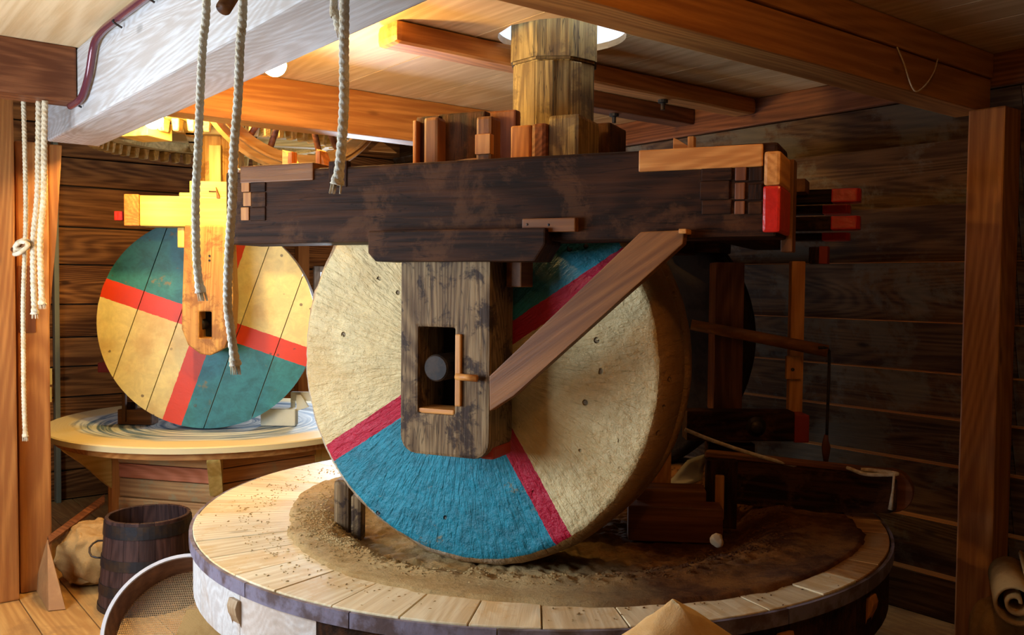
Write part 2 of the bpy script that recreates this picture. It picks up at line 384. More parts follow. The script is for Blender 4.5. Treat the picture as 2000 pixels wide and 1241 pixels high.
# ---- posts
pr_ = box('post', FR, (RU-.29, RU-.095, 2.09, 2.28, 0, 2.90), W_POST(), None, .01, .003, 8); tag(pr_, 'tall square orange brown post at the right, under the tie beam', 'post')
p1 = thing('post', uv(.88, 6.2), 'wide orange brown post at the left edge of the picture with a small green plate', 'post')
box('shaft_timber', FR, (.56, .996, 6.05, 6.28, 0, 3.2), W_POST(), p1, .012, .004, 8)
box('name_plate', FR, (.86, .885, 6.04, 6.05, 1.78, 1.90), plain('green_plate', (.22, .36, .22), .5), p1, .002)
p2 = thing('post', uv(1.32, 6.45), 'orange post under the end of the pale main beam, recessed with a slot', 'post')
box('timber', FR, (1.02, 1.20, 6.16, 6.38, 0, 2.79), W_POST(), p2, .012, .004, 8)
box('slot', FR, (1.025, 1.12, 6.15, 6.162, 1.62, 2.03), W_DARKBEAM(), p2, .003)
prism('bracket', [(1.20, 1.68), (1.20, 2.79), (1.285, 2.79), (1.245, 2.2)], U, Z, -6.36, -6.18, W_POST(), p2, .008, 'B')
# studs on the back wall
for px, lab in ((588, 'upright stud on the back wall between the painted wheel and the millstone'), (106, 'narrow greenish upright batten on the back wall beside the left post')):
    p = on(px, 500, V, BV-.06); uu = p.dot(U)
    o = box('wall_stud', FR, (uu-.06 if px > 200 else uu-.02, uu+.06 if px > 200 else uu+.02, BV-.10, BV-.012, 0, 3.4), W_POST() if px > 200 else plain('grey_green', (.2, .2, .13), .6), None, .006); tag(o, lab, 'batten')
sw = thing('wall_switch', on(104, 775, V, BV-.14), 'two small pale wooden blocks one above the other on the left batten', 'blocks')
for yy in (753, 785):
    p = on(101, yy, V, BV-.14); box('block', FR, (p.dot(U)-.015, p.dot(U)+.015, BV-.13, BV-.1, p.z-.07, p.z+.07) if yy < 760 else (p.dot(U)-.015, p.dot(U)+.015, BV-.13, BV-.1, p.z-.08, p.z+.05), W_YEL(), sw, .003)

# ============================================================ NEAR MILL
F1 = (T1, N1, Z)
# vertical shaft
vs = thing('vertical_shaft', SC + Z*2.3, 'thick eight-sided wooden shaft rising through the round ceiling hole', 'shaft')
def octo(name, r, z0, z1, rot, mat, parent, n=8, c=SC, bev=.008):
    pts = [(c.x+r*math.cos(rot+2*math.pi*k/n), c.y+r*math.sin(rot+2*math.pi*k/n)) for k in range(n)]
    bm = bmesh.new(); h = (z1-z0)/2
    lo = [bm.verts.new((-h, y-c.y, -(x-c.x))) for x, y in pts]; up = [bm.verts.new((h, y-c.y, -(x-c.x))) for x, y in pts]
    bm.faces.new(lo); bm.faces.new(up)
    for i in range(n): bm.faces.new((lo[i], lo[(i+1) % n], up[(i+1) % n], up[i]))
    if bev: bmesh.ops.bevel(bm, geom=bm.edges[:], offset=bev, segments=2, affect='EDGES')
    # local X -> world Z
    return meshobj(name, bm, mat, basis(Z, Vector((0, 1, 0)), Vector((-1, 0, 0)), Vector((c.x, c.y, (z0+z1)/2))), parent)
octo('shaft_timber', .222, .75, 3.06, .32, W_SHAFT(), vs)
octo('shaft_head', .236, 3.06, 4.5, .32, W_SHAFT(), vs, bev=.012)
for a, w in ((math.radians(-105), .045), (math.radians(-62), .03)):
    d = Vector((math.cos(a), math.sin(a), 0)); s = Vector((-d.y, d.x, 0)); c = SC.dot(d); cs = SC.dot(s)
    box('edge_strip', (d, s, Z), (c+.19, c+.222, cs-w, cs+w, 2.45, 3.05), W_SHAFT(), vs, .006)
for (t0, t1, n0, n1, z1) in ((-1.93, -1.60, 4.02, 4.12, 2.72), (-1.60, -1.44, 4.05, 4.55, 2.70), (-2.02, -1.9, 4.1, 4.5, 2.66)):
    box('collar_block', F1, (t0, t1, n0, n1, 2.4, z1), W_SHAFT(), vs, .012)

fm = thing('runner_frame', N1*3.3+T1*-1.7+Z*2.1, 'big dark oak frame over the near millstone with red painted beam ends', 'mill frame')
lb = box('long_beam', F1, (-2.90, -.455, 3.20, 3.44, 2.118, 2.445), W_OLD(), fm, .012, .005, 14)
# right end: pale top strip, red painted end, tenon blocks standing slightly proud
e = 3.20
def fb1(name, x0, y0, x1, y1, n0, n1, mat, parent, bev=.006, d=None):
    a = ft(x0, y0, N1, T1, d or n0); b = ft(x1, y1, N1, T1, d or n0)
    return box(name, F1, (a[0], b[0], n0, n1, a[1], b[1]), mat, parent, bev)
fb1('top_strip', 1241, 289, 1484, 316, e-.012, e+.2, W_NEW(), lb)
fb1('end_strip', 1486, 286, 1519, 352, e-.016, e+.245, W_NEW(), lb, .012)
fb1('red_end', 1485, 354, 1520, 444, e-.017, e+.246, W_RED(), lb, .01)
fb1('top_strip', 463, 335, 606, 359, e-.010, e+.18, W_BRACE(), lb)
for (x0, y0, x1, y1) in ((1364, 317, 1424, 344), (1430, 318, 1452, 344), (1457, 318, 1484, 344), (1362, 348, 1420, 381), (1430, 349, 1450, 381), (1457, 351, 1484, 381), (1366, 385, 1424, 410), (1430, 385, 1450, 410), (1457, 386, 1484, 409)):
    fb1('tenon_block', x0, y0, x1, y1, e-.010, e+.03, W_OLD() if x1 < 1426 or x0 > 1455 else W_DARKBEAM(), lb, .004)
for (x0, y0, x1, y1) in ((484, 362, 513, 383), (470, 386, 486, 412), (486, 386, 514, 413), (484, 415, 514, 440), (466, 362, 482, 384), (466, 415, 482, 440)):
    fb1('tenon_block', x0, y0, x1, y1, e-.009, e+.02, W_OLD() if x0 > 483 else W_POST(), lb, .004)
for (y0, y1) in ((340, 362), (364, 385), (387, 430), (432, 468)):   # stepped left end; bluish daylight on it put into the colours
    fb1('end_tenon', 438, y0, 461, y1, e+.005, e+.2, W_PALE() if y0 < 350 else plain('daylit_end_wood', (.38, .36, .42), .5, mott=(.2, .13, .15), mscale=20), lb, .012)
fb1('patch_block', 1016, 427, 1120, 450, e-.035, e+.01, W_BRACE(), lb, .004)
for x in (1026, 1068):
    a = ft(x, 438, N1, T1, e-.036); bm = lathe_bm([(0, -.004), (.007, -.004), (.005, .0), (0, .002)], 8)
    meshobj('nail', bm, M_IRON(), basis(T1, -Z, N1*-1, T1*a[0]+N1*(e-.036)+Z*a[1]), lb)
fb1('wedge_block', 636, 322, 672, 371, e-.004, e+.03, W_OLD(), lb, .004)
# far beam with forked red ends
fbm = box('long_beam', F1, (-2.95, -1.1, 5.42, 5.78, 2.15, 2.52), W_OLD(), fm, .012)
for n0, n1, zs, tend in ((5.40, 5.55, ((2.430, 2.505), (2.275, 2.350)), -.315), (5.64, 5.79, ((2.385, 2.435), (2.225, 2.270)), -.385)):
    for z0, z1 in zs:
        box('forked_tenon', F1, (-1.12, tend-.155, n0, n1, z0, z1), W_OLD(), fbm, .008)
        pts = [(tend-.156, n0-.002), (tend-.02, n0-.002), (tend, n0+.03), (tend, n1-.03), (tend-.02, n1), (tend-.156, n1)]
        prism('red_tip', pts, T1, N1, z0-.001, z1+.001, W_RED(), fbm, .008)
# cross beams at both ends
box('cross_timber', F1, (-.90, -.72, 3.45, 5.42, 2.16, 2.44), W_OLD(), fm, .01)
box('cross_timber', F1, (-2.85, -2.6, 3.45, 5.42, 2.16, 2.42), W_OLD(), fm, .01)
fb1('end_board', 1522, 302, 1545, 482, 3.46, 3.55, W_BRACE(), fm, .004)
fb1('end_block', 1530, 340, 1568, 364, 5.2, 5.4, W_BRACE(), fm, .004)
fb1('hanging_block', 1577, 472, 1597, 504, 5.3, 5.4, W_OLD(), fm, .004)
fb1('hanging_block', 1597, 470, 1614, 504, 5.3, 5.42, plain('dull_red', (.35, .03, .015), .5), fm, .004)
for s in (-2.08, -1.36):
    box('cross_timber', F1, (s-.12, s+.12, 3.45, 5.42, 2.13, 2.42), W_OLD(), fm, .01)
# bearing block with a real slot
def rounded(a0, a1, b0, b1, r, n=5):
    pts = []
    for cx, cy, s in ((a0+r, b0+r, math.pi), (a1-r, b0+r, 1.5*math.pi)):
        for k in range(n+1):
            a = s+math.pi/2*k/n; pts.append((cx+r*math.cos(a), cy+r*math.sin(a)))
    return pts + [(a1, b1), (a0, b1)]
def slotted(name, outer, slot, A, B, c0, c1, mat, parent, bev=.012):
    """polygon with a rectangular through-hole; slot=(a0,a1,b0,b1)"""
    C = A.cross(B); ca = sum(p[0] for p in outer)/len(outer); cb = sum(p[1] for p in outer)/len(outer)
    h = abs(c1-c0)/2; X = B; Y = C.cross(X)
    def loc(p): w = A*(p[0]-ca)+B*(p[1]-cb); return (w.dot(X), w.dot(Y))
    s = [(slot[0], slot[2]), (slot[1], slot[2]), (slot[1], slot[3]), (slot[0], slot[3])]
    bm = bmesh.new()
    for zz in (-h, h):
        ov = [bm.verts.new((*loc(p), zz)) for p in outer]; iv = [bm.verts.new((*loc(p), zz)) for p in s]
        ed = [bm.edges.new((l[i], l[(i+1) % len(l)])) for l in (ov, iv) for i in range(len(l))]
        bmesh.ops.triangle_fill(bm, edges=ed, use_beauty=True)
        if zz < 0: o0, i0 = ov, iv
    for a, b in ((o0, ov), (i0, iv)):
        for i in range(len(a)): bm.faces.new((a[i], a[(i+1) % len(a)], b[(i+1) % len(a)], b[i]))
    bmesh.ops.recalc_face_normals(bm, faces=bm.faces[:])
    if bev:
        sharp = [e_ for e_ in bm.edges if len(e_.link_faces) == 2 and e_.calc_face_angle(0) > .6]
        bmesh.ops.bevel(bm, geom=sharp, offset=bev, segments=2, profile=.6, affect='EDGES')
    return meshobj(name, bm, mat, basis(X, Y, C, A*ca+B*cb+C*(c0+c1)/2), parent)
# T1 x Z = -N1
bb = slotted('bearing_block', rounded(-1.968, -1.553, 1.238, 2.12, .075), (-1.882, -1.712, 1.412, 1.768), T1, Z, -3.43, -3.20, W_BLOCK(), fm, .014)
box('red_corner', F1, (-1.62, -1.556, 3.25, 3.428, 1.232, 1.285), plain('dull_red', (.35, .03, .015), .5), bb, .012)
box('bearing_back', F1, (-1.90, -1.69, 3.435, 3.45, 1.40, 1.78), plain('hole_black', (.012, .010, .010), .5), bb, 0)  # black panel closing the back of the slot
fb1('slot_wedge', 889, 655, 902, 797, 3.185, 3.30, W_NEW(), bb, .006)
fb1('slot_sill', 820, 800, 890, 814, 3.21, 3.34, W_NEW(), bb, .006)
p = on(893, 738, N1, 3.17); q = on(934, 741, N1, 3.17); tube('peg', [p, q], .014, W_NEW(), bb, 8, straight=True)
cbp = [(-2.087, 2.07), (-2.087, 2.163), (-1.292, 2.163), (-1.292, 2.10), (-1.335, 2.035), (-2.05, 2.035)]
cl = prism('clamp_board', cbp, T1, Z, -3.30, -3.135, W_OLD(), fm, .008)
fb1('tab', 987, 510, 1017, 561, 3.30, 3.42, W_BRACE(), fm, .005)
br = prism('diagonal_brace', [ft(*q, N1, T1, 3.16) for q in ((965, 803), (963, 735), (1252, 449), (1337, 444), (1334, 471), (1010, 772))], T1, Z, -3.19, -3.135, W_BRACE(), fm, .004, (1, .72))
fb1('brace_wedge', 1322, 441, 1337, 450, 3.12, 3.2, W_NEW(), br, .003)
# things standing on the long beam
def stand(name, x0, y0, x1, y1, n0, n1, mat, bev=.008, label=None):
    a = ft(x0, y0, N1, T1, n0); b = ft(x1, y0, N1, T1, n0)
    return box(name, F1, (a[0], b[0], n0, n1, 2.40, a[1]), mat, fm, bev)
stand('collar_board', 799, 239, 806, 0, 3.62, 3.66, W_BRACE())
stand('collar_board', 806, 232, 850, 0, 3.66, 3.70, W_OLD())
stand('collar_board', 848, 226, 940, 0, 3.72, 3.78, W_OLD())
stand('upright_peg', 820, 233, 848, 0, 3.48, 3.56, W_BRACE(), .014)
stand('upright_peg', 922, 229, 953, 0, 3.48, 3.58, W_BRACE(), .014)
fb1('pale_foot', 921, 264, 951, 301, 3.46, 3.50, W_NEW(), fm, .004)
stand('collar_board', 938, 219, 1000, 0, 3.80, 3.86, W_DARKBEAM(), .01)
stand('collar_board', 990, 246, 1030, 0, 3.74, 3.79, W_POST(), .01)
stand('collar_board', 1030, 240, 1060, 0, 3.70, 3.98, W_DARKBEAM(), .02)
a0 = ft(1060, 222, N1, T1, 3.85); a1 = ft(1120, 222, N1, T1, 3.85)
stand('collar_block', 1063, 224, 1124, 0, 3.72, 4.0, W_SHAFT(), .018)
stand('collar_board', 1126, 240, 1186, 0, 4.05, 4.3, W_OLD(), .012)
for (x0, x1, yt, yb, n0) in ((545, 572, 305, 320, 3.5), (612, 625, 302, 316, 3.42), (1308, 1352, 268, 280, 3.42)):
    a = ft(x0, yt, N1, T1, n0); b = ft(x1, yb, N1, T1, n0)
    prism('wedge', [(a[0], 2.43), (a[0], a[1]+.01), (a[0]+.02, a[1]), (b[0]+.03, 2.445), (b[0]+.03, 2.43)], T1, Z, -n0-.06, -n0, W_NEW(), fm, .003)
for x, y in ((568, 306), (622, 303), (1346, 262)):
    a = ft(x, y, N1, T1, 3.44); box('wedge_pin', F1, (a[0]-.012, a[0]+.012, 3.41, 3.45, 2.43, a[1]), W_NEW(), fm, .003)
# rear bearing block / post of the second stone
a = ft(1395, 600, N1, T1, 5.85); 
box('bearing_block', F1, (-1.98, -1.56, 5.60, 5.80, 1.22, 2.16), W_OLD(), fm, .014)

# ---- millstones
def stone_material(name, rotdeg, half, cream, blue, red, sign, cb, rf, bumps):
    s = NT(name); v = s.coord(); sp = s.node('ShaderNodeSeparateXYZ'); s.link(s.raw, sp.inputs[0])
    x, y = sp.outputs[0], sp.outputs[1]
    wob = s.math('MULTIPLY', s.math('SUBTRACT', s.noise(v, 30, 3), .5), .012)
    c_, s_ = math.cos(math.radians(rotdeg)), math.sin(math.radians(rotdeg))
    xr = s.math('ADD', s.math('ADD', s.math('MULTIPLY', x, c_), s.math('MULTIPLY', y, s_)), wob)
    yr = s.math('ADD', s.math('SUBTRACT', s.math('MULTIPLY', y, c_), s.math('MULTIPLY', x, s_)), wob)
    col_b = s.math('GREATER_THAN', s.math('MULTIPLY', s.math('MULTIPLY', xr, yr), sign), 0)
    nz = s.noise(v, 9, 8, .72, .4); n2 = s.noise(v, 2.5, 6, .6)
    creamc = s.mix(s.step(nz, .35, .7), tuple(k*.80 for k in cream), cream)
    creamc = s.mix(s.math('MULTIPLY', s.step(n2, .46, .70), .55), creamc, (.60, .34, .10))
    bluec = s.mix(s.step(nz, .3, .7), tuple(k*.55 for k in blue), blue)
    bluec = s.mix(s.math('MULTIPLY', s.step(s.noise(v, 5, 7, .75), .60, .68), .8), bluec, (.25, .17, .05))
    redc = s.mix(nz, tuple(k*.8 for k in red), red)
    c = s.mix(col_b, creamc, bluec)
    st = s.math('LESS_THAN', s.math('MINIMUM', s.math('ABSOLUTE', xr), s.math('ABSOLUTE', yr)), half)
    c = s.mix(st, c, redc)
    # pits that show the stone
    vo = s.node('ShaderNodeTexVoronoi'); s.link(v, vo.inputs['Vector']); vo.inputs['Scale'].default_value = 9
    pit = s.math('MULTIPLY', s.step(vo.outputs['Distance'], .13, .08), s.step(s.noise(v, 14, 2), .44, .50))
    c = s.mix(s.math('MULTIPLY', pit, .8), c, (.10, .06, .04))
    rr = s.math('SQRT', s.math('ADD', s.math('MULTIPLY', x, x), s.math('MULTIPLY', y, y)))
    rr = s.math('ADD', rr, s.math('MULTIPLY', s.math('SUBTRACT', nz, .5), .03))
    edge = s.math('GREATER_THAN', rr, rf)
    back = s.math('LESS_THAN', sp.outputs[2], -.006)
    if cb is not None:
        stone = s.mix(nz, tuple(k*.6 for k in cb), cb)
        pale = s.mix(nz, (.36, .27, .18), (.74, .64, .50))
        bev = s.mix(s.math('MULTIPLY', s.step(n2, .40, .60), s.step(x, .35, -.1)), stone, pale)  # left bevel paler: the light on that side put into the colour
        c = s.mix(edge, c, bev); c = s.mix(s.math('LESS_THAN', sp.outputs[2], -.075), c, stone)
    s.link(c, s.b.inputs['Base Color']); s.b.inputs['Roughness'].default_value = .42; s.b.inputs['Specular IOR Level'].default_value = .5
    if bumps:
        # radial chisel strokes
        at2 = s.math('ARCTAN2', y, x); cbx = s.node('ShaderNodeCombineXYZ')
        s.link(s.math('MULTIPLY', at2, 14), cbx.inputs[0]); s.link(s.math('MULTIPLY', rr, 5), cbx.inputs[1]); s.link(sp.outputs[2], cbx.inputs[2])
        ch = s.noise(cbx.outputs[0], 2.2, 4, .6, .5)
        big = s.noise(v, 16, 6, .65)
        h = s.math('SUBTRACT', s.math('ADD', s.math('MULTIPLY', ch, .5), s.math('MULTIPLY', big, .55)), s.math('MULTIPLY', pit, .6))
        s.link(s.bump(h, bumps, .035), s.b.inputs['Normal'])
    else: s.link(s.bump(nz, .2, .01), s.b.inputs['Normal'])
    MATS[name] = s.m; return s.m
MS1 = stone_material('painted_stone', 32.5, .043, (.86, .64, .31), (.016, .27, .36), (.55, .004, .034), 1, (.46, .22, .06), .862, 1.0)
def millstone(c, name, label, mat, front=True):
    R = .905; prof = []
    # z toward the viewer; front face at 0, body goes to -.40
    rad = [0, .04] + [.08*i for i in range(1, 11)] + [.838, .852]
    for r in rad: prof.append((r, 0.0))
    prof += [(.868, -.012), (.886, -.032), (.898, -.055), (R, -.085), (R+.002, -.14), (R, -.2), (R-.002, -.255), (R-.010, -.268), (R-.05, -.276), (R-.055, -.305), (R-.008, -.318), (R, -.33), (R, -.385), (R-.012, -.395)]
    prof += [(.6, -.395), (0, -.395)]
    bm = lathe_bm(prof, 180)
    for v in bm.verts:
        r = math.hypot(v.co.x, v.co.y)
        if r < .03: continue
        k = noise.noise(v.co*5)*.006 + noise.noise(v.co*17)*.004 + (noise.noise(v.co*42)*.003 if r > .84 else 0)
        if r < .86 and v.co.z > -.005: v.co.z += noise.noise(v.co*6)*.006
        else:
            s = (r+k*(1.4 if v.co.z > -.07 else .35))/r; v.co.x *= s; v.co.y *= s
    o = meshobj(name, bm, mat, basis(T1, Z, -N1, c), None, True)
    return tag(o, label, 'millstone')
SD = 3.475; S1 = N1*SD+T1*-1.799+Z*1.60
ms = millstone(S1, 'millstone', 'near millstone painted cream, blue and red, standing upright on the pan', MS1)
bm = lathe_bm([(0, .275), (.050, .275), (.056, .268), (.056, -.8), (0, -.8)], 28)
ax = meshobj('axle', bm, plain('axle_wood', (.018, .012, .010), .55, mott=(.045, .026, .016), mscale=14, spec=.2), basis(T1, Z, -N1, S1), ms, False)
S2 = N1*(4.33*2-SD)+T1*-1.77+Z*1.60
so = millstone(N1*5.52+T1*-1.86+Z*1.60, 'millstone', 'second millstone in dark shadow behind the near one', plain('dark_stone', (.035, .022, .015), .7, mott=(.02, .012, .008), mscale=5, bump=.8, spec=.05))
# ---- the round pan
PC = Vector((.144, 4.659, 0)); PR = 1.71; PT = .80
pan = thing('mill_pan', PC, 'large round pan under the near millstone with a wide pale plank rim', 'pan')
def obox(parent, name, c, ang, r0, r1, w, z0, z1, mat, bev=.006):
    d = Vector((math.cos(ang), math.sin(ang), 0)); s = Vector((-d.y, d.x, 0)); k = c.dot(d); j = c.dot(s)
    return box(name, (d, s, Z), (k+r0, k+r1, j-w/2, j+w/2, z0, z1), mat, parent, bev)
def radial_board(parent, c, r0, r1, a0, a1, z0, z1, mat, gap=.002):
    am = (a0+a1)/2; bm = bmesh.new(); g = gap/r1
    arc_board(bm, r0, r1, a0-am+g, a1-am-g, z0, z1, 4)
    bmesh.ops.bevel(bm, geom=[e_ for e_ in bm.edges if e_.calc_length() > .05], offset=.003, segments=1, affect='EDGES')
    return meshobj('rim_board', bm, mat, Matrix.Translation(c) @ Matrix.Rotation(am, 4, 'Z'), parent)
NB = 40; a = 0.02; ang = []
for i in range(NB): ang.append(2*math.pi*i/NB + random.uniform(-.02, .02))
for i in range(NB):
    a0 = ang[i]; a1 = ang[(i+1) % NB] + (2*math.pi if i == NB-1 else 0)
    dz = random.uniform(-.003, .002); am_ = math.degrees((a0+a1)/2) % 360
    radial_board(pan, PC, 1.25, PR-.004+random.uniform(-.003, .002), a0, a1, PT-.055+dz, PT+dz, W_PANBROWN() if (am_ > 316 or am_ < 110) else W_PAN())
# dark edge band (segments) and skirt below, its daylit left painted paler
MEDGE = plain('grey_blue_edge', (.22, .19, .25), .5, mott=(.10, .065, .065), mscale=7, bump=.4)
for i in range(20):
    bm = bmesh.new(); arc_board(bm, PR-.0005, PR+.014, -math.pi/20+.0015, math.pi/20-.0015, PT-.062, PT-.006, 5)
    meshobj('edge_band', bm, MEDGE, Matrix.Translation(PC) @ Matrix.Rotation(2*math.pi*i/20+.05, 4, 'Z'), pan)
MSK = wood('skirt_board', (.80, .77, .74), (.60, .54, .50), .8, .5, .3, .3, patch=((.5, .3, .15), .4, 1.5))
for i in range(24):
    bm = bmesh.new(); arc_board(bm, PR-.045, PR-.004, -math.pi/24+.001, math.pi/24-.001, .52, PT-.064, 4)
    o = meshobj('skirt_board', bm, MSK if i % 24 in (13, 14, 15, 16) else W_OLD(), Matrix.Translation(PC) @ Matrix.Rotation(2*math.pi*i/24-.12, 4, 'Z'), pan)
# bed (lower than the rim)
bm = lathe_bm([(0, .62), (1.24, .62), (1.24, .50), (0, .50)], 64); meshobj('bed_stone', bm, plain('bed_stone', (.30, .2, .12), .8), Matrix.Translation(PC), pan)
# drum below
for i in range(8):
    a = 2*math.pi*i/8+.25; r = 1.30; half = r*math.tan(math.pi/8)
    for k in range(4): obox(pan, 'drum_board', PC, a, r-.04, r, half*1.98, .003+k*.125, .003+k*.125+.120, W_POST() if i in (3, 4, 5) else W_DARKBEAM())
def cleat(c, ang, r, z0, z1, mat, parent, d=.05, w=.07):
    rd = Vector((math.cos(ang), math.sin(ang), 0)); k = c.dot(rd); s = Z.cross(rd)
    pts = [(k+r, z1), (k+r+d*.8, z1+.01), (k+r+d, z1-.02), (k+r+d*.9, z1-.05), (k+r+d*.35, z1-.10), (k+r+d*.2, z0), (k+r, z0)]
    q = s.dot(c)
    return prism('cleat', pts, rd, Z, -q-w/2, -q+w/2, mat, parent, .006, 'B')
for px, py in ((484, 1180), (1478, 1200), (1692, 1150)):
    p = at_z(px, py, .70) - PC; a = math.atan2(p.y, p.x); cleat(PC, a, PR-.028, .3, .70, wood('cleat_wood', (.50, .36, .22), (.3, .18, .09)) if px < 600 else W_POST(), pan)
# sawdust / crushed seed: uneven heap ring
def dust(parent, c, name, r1, rfun, mat, seg=420, nr=90, r0=0.0):
    bm = bmesh.new(); rings = []
    for i in range(nr+1):
        r = r0+(r1-r0)*i/nr; ring = []
        for k in range(seg):
            a = 2*math.pi*k/seg; ring.append(bm.verts.new((r*math.cos(a), r*math.sin(a), rfun(r, a))))
        rings.append(ring)
    for A_, B_ in zip(rings, rings[1:]):
        for k in range(seg): bm.faces.new((A_[k], A_[(k+1) % seg], B_[(k+1) % seg], B_[k]))
    return meshobj(name, bm, mat, Matrix.Translation(c), parent, True)
def smst(x, a, b):
    t = min(1, max(0, (x-a)/(b-a))); return t*t*(3-2*t)
def h1(r, a):
    x, y = r*math.cos(a), r*math.sin(a)
    P3 = Vector((x*3, y*3, 0)); n1 = noise.noise(P3)
    # outer edge of the meal wanders, wider towards the front and right; the wheel track is a smooth trough inside it
    dg = math.degrees(a) % 360
    K_ = ((0, 1.55), (60, 1.45), (120, 1.30), (200, 1.27), (222, 1.37), (246, 1.46), (264, 1.49), (300, 1.56), (340, 1.60), (360, 1.55))
    for (d0, e0), (d1, e1) in zip(K_, K_[1:]):
        if d0 <= dg <= d1: edge = e0+(e1-e0)*(dg-d0)/(d1-d0)
    edge += .02*noise.noise(Vector((math.cos(a)*3, math.sin(a)*3, 1)))+.012*noise.noise(Vector((math.cos(a)*14, math.sin(a)*14, 4)))
    tr = edge-.155
    k_ = max(0, min(.10, (edge-1.27)*.6)); base = .694 + .118*smst(r, .88+k_, 1.14+k_)
    t_ = math.exp(-((r-tr)/.05)**2); inner = 1-smst(r, tr-.10, tr-.02)
    lump = inner*math.exp(-((r-1.10)/.09)**2)*(.004+.030*noise.noise(Vector((x*9, y*9, 2))))
    fine = (noise.noise(Vector((x*22, y*22, 0)))*.016 + noise.noise(Vector((x*50, y*50, 5)))*.009)*(.25+.75*inner)*(1-.8*t_)
    under = smst(r, edge-.012, edge+.004)*.03
    return base - t_*.007 + lump + fine + .005*n1 - under
s = NT('seed_meal'); v = s.coord(); n0 = s.noise(v, 3.5, 7, .7); n1_ = s.noise(v, 60, 6, .8)
sx = s.node('ShaderNodeSeparateXYZ'); s.link(s.raw, sx.inputs[0])
right_brown = s.step(s.math('ADD', sx.outputs[0], s.math('MULTIPLY', s.math('SUBTRACT', n0, .5), .9)), -.15, .55)   # darker brown meal towards the right half
c = s.mix(s.step(n0, .35, .65), (.64, .38, .14), (.90, .64, .30)); c = s.mix(right_brown, c, s.mix(s.step(s.noise(v, 2.2, 6, .7), .4, .62), (.11, .032, .008), (.36, .13, .025))); c = s.mix(s.math('MULTIPLY', s.step(n1_, .5, .75), .6), c, (.16, .065, .018))
s.link(c, s.b.inputs['Base Color']); s.b.inputs['Roughness'].default_value = .85; s.b.inputs['Specular IOR Level'].default_value = .15
s.link(s.bump(n1_, 1.0, .02), s.b.inputs['Normal']); MSAW = s.m
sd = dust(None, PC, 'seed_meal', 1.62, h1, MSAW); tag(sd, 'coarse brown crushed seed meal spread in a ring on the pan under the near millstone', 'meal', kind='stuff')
# crumbs: one mesh of small irregular octahedra
def grains(name, items, mat, c):
    vs_, fs = [], []
    T8 = ((1, 0, 0), (0, 1, 0), (-1, 0, 0), (0, -1, 0), (0, 0, 1), (0, 0, -1)); FF = ((0, 1, 4), (1, 2, 4), (2, 3, 4), (3, 0, 4), (1, 0, 5), (2, 1, 5), (3, 2, 5), (0, 3, 5))
    for x, y, z, t, st in items:
        b = len(vs_); w = random.uniform(0, 6.28); cw, sw = math.cos(w)*t, math.sin(w)*t
        for p in T8: vs_.append((x+(p[0]*st*cw-p[1]*sw), y+(p[0]*st*sw+p[1]*cw), z+p[2]*t*.7))
        fs += [(b+f[0], b+f[1], b+f[2]) for f in FF]
    me = bpy.data.meshes.new(name); me.from_pydata(vs_, [], fs); me.materials.append(mat)
    o = bpy.data.objects.new(name, me); place(o, Matrix.Translation(c)); return o
it = []
for i in range(1500):
    a = random.uniform(0, 2*math.pi); r = 1.36+abs(random.gauss(0, .13))
    if r > 1.70: continue
    t = random.uniform(.0018, .0048); it.append((r*math.cos(a), r*math.sin(a), PT+t*.3, t, random.uniform(1, 2.4)))
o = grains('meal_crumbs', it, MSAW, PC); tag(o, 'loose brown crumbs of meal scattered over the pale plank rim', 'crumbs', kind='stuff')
it = []
for i in range(9000):
    a = random.uniform(math.radians(190), math.radians(330)) if i % 3 else random.uniform(0, 6.283); r = random.gauss(1.09, .09)
    if not .93 < r < 1.34: continue
    t = random.uniform(.0025, .007); it.append((r*math.cos(a), r*math.sin(a), h1(r, a)+t*.2, t, random.uniform(1, 2)))
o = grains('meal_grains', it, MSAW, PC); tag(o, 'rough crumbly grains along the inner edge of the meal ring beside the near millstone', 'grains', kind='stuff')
# lump of pale meal on the right
p = at_z(1409, 1053, .80); bm = bmesh.new(); bmesh.ops.create_icosphere(bm, subdivisions=3, radius=.03)
for v in bm.verts: v.co *= 1+.35*noise.noise(v.co*45)
o = meshobj('meal_lump', bm, plain('pale_lump', (.62, .45, .28), .8, bump=.5), Matrix.Translation(p+Z*.012), None, True); tag(o, 'small pale lump lying on the dark right half of the pan', 'lump')

# ---- scraper gear standing on the pan
def pbox(name, x0, x1, yt, z0, depth, th, mat, parent, ang=0.0, bev=.008, ztop=None):
    """upright block: px x0..x1 at its foot, top at py yt, front at depth"""
    a = at(x0, yt, depth); b = at(x1, yt, depth); zt = ztop if ztop is not None else a.z
    A = Vector((math.cos(ang), math.sin(ang), 0)); B = Vector((-A.y, A.x, 0)); m = (a+b)/2; w = (b-a).length/2
    return box(name, (A, B, Z), (m.dot(A)-w, m.dot(A)+w, m.dot(B), m.dot(B)+th, z0, zt), mat, parent, bev)
g = thing('scraper_block', at(685, 1035, 4.3), 'pair of short upright dark wooden blocks at the lower left of the near millstone', 'block')
pbox('block', 656, 688, 946, .70, 4.28, .10, W_BLOCK(), g, -.1, .02)
pbox('block', 691, 712, 975, .70, 4.26, .09, W_BLOCK(), g, -.1, .012)
g = thing('scraper_stand', at(1340, 985, 4.3), 'dark low scraper frame on the pan right behind the near millstone', 'scraper')
pbox('foot_board', 1235, 1418, 986, .70, 4.30, .14, W_DARKBEAM(), g, -.1)
pbox('foot_board', 1250, 1385, 952, .80, 4.42, .16, W_BRACE(), g, -.1)
pbox('side_post', 1386, 1446, 893, .73, 4.44, .07, W_OLD(), g, -.1)
pbox('pale_peg', 1403, 1421, 922, .78, 4.41, .03, W_NEW(), g, -.1)
pbox('upright_board', 1276, 1316, 860, .76, 4.62, .04, W_NEW(), g, -.1)
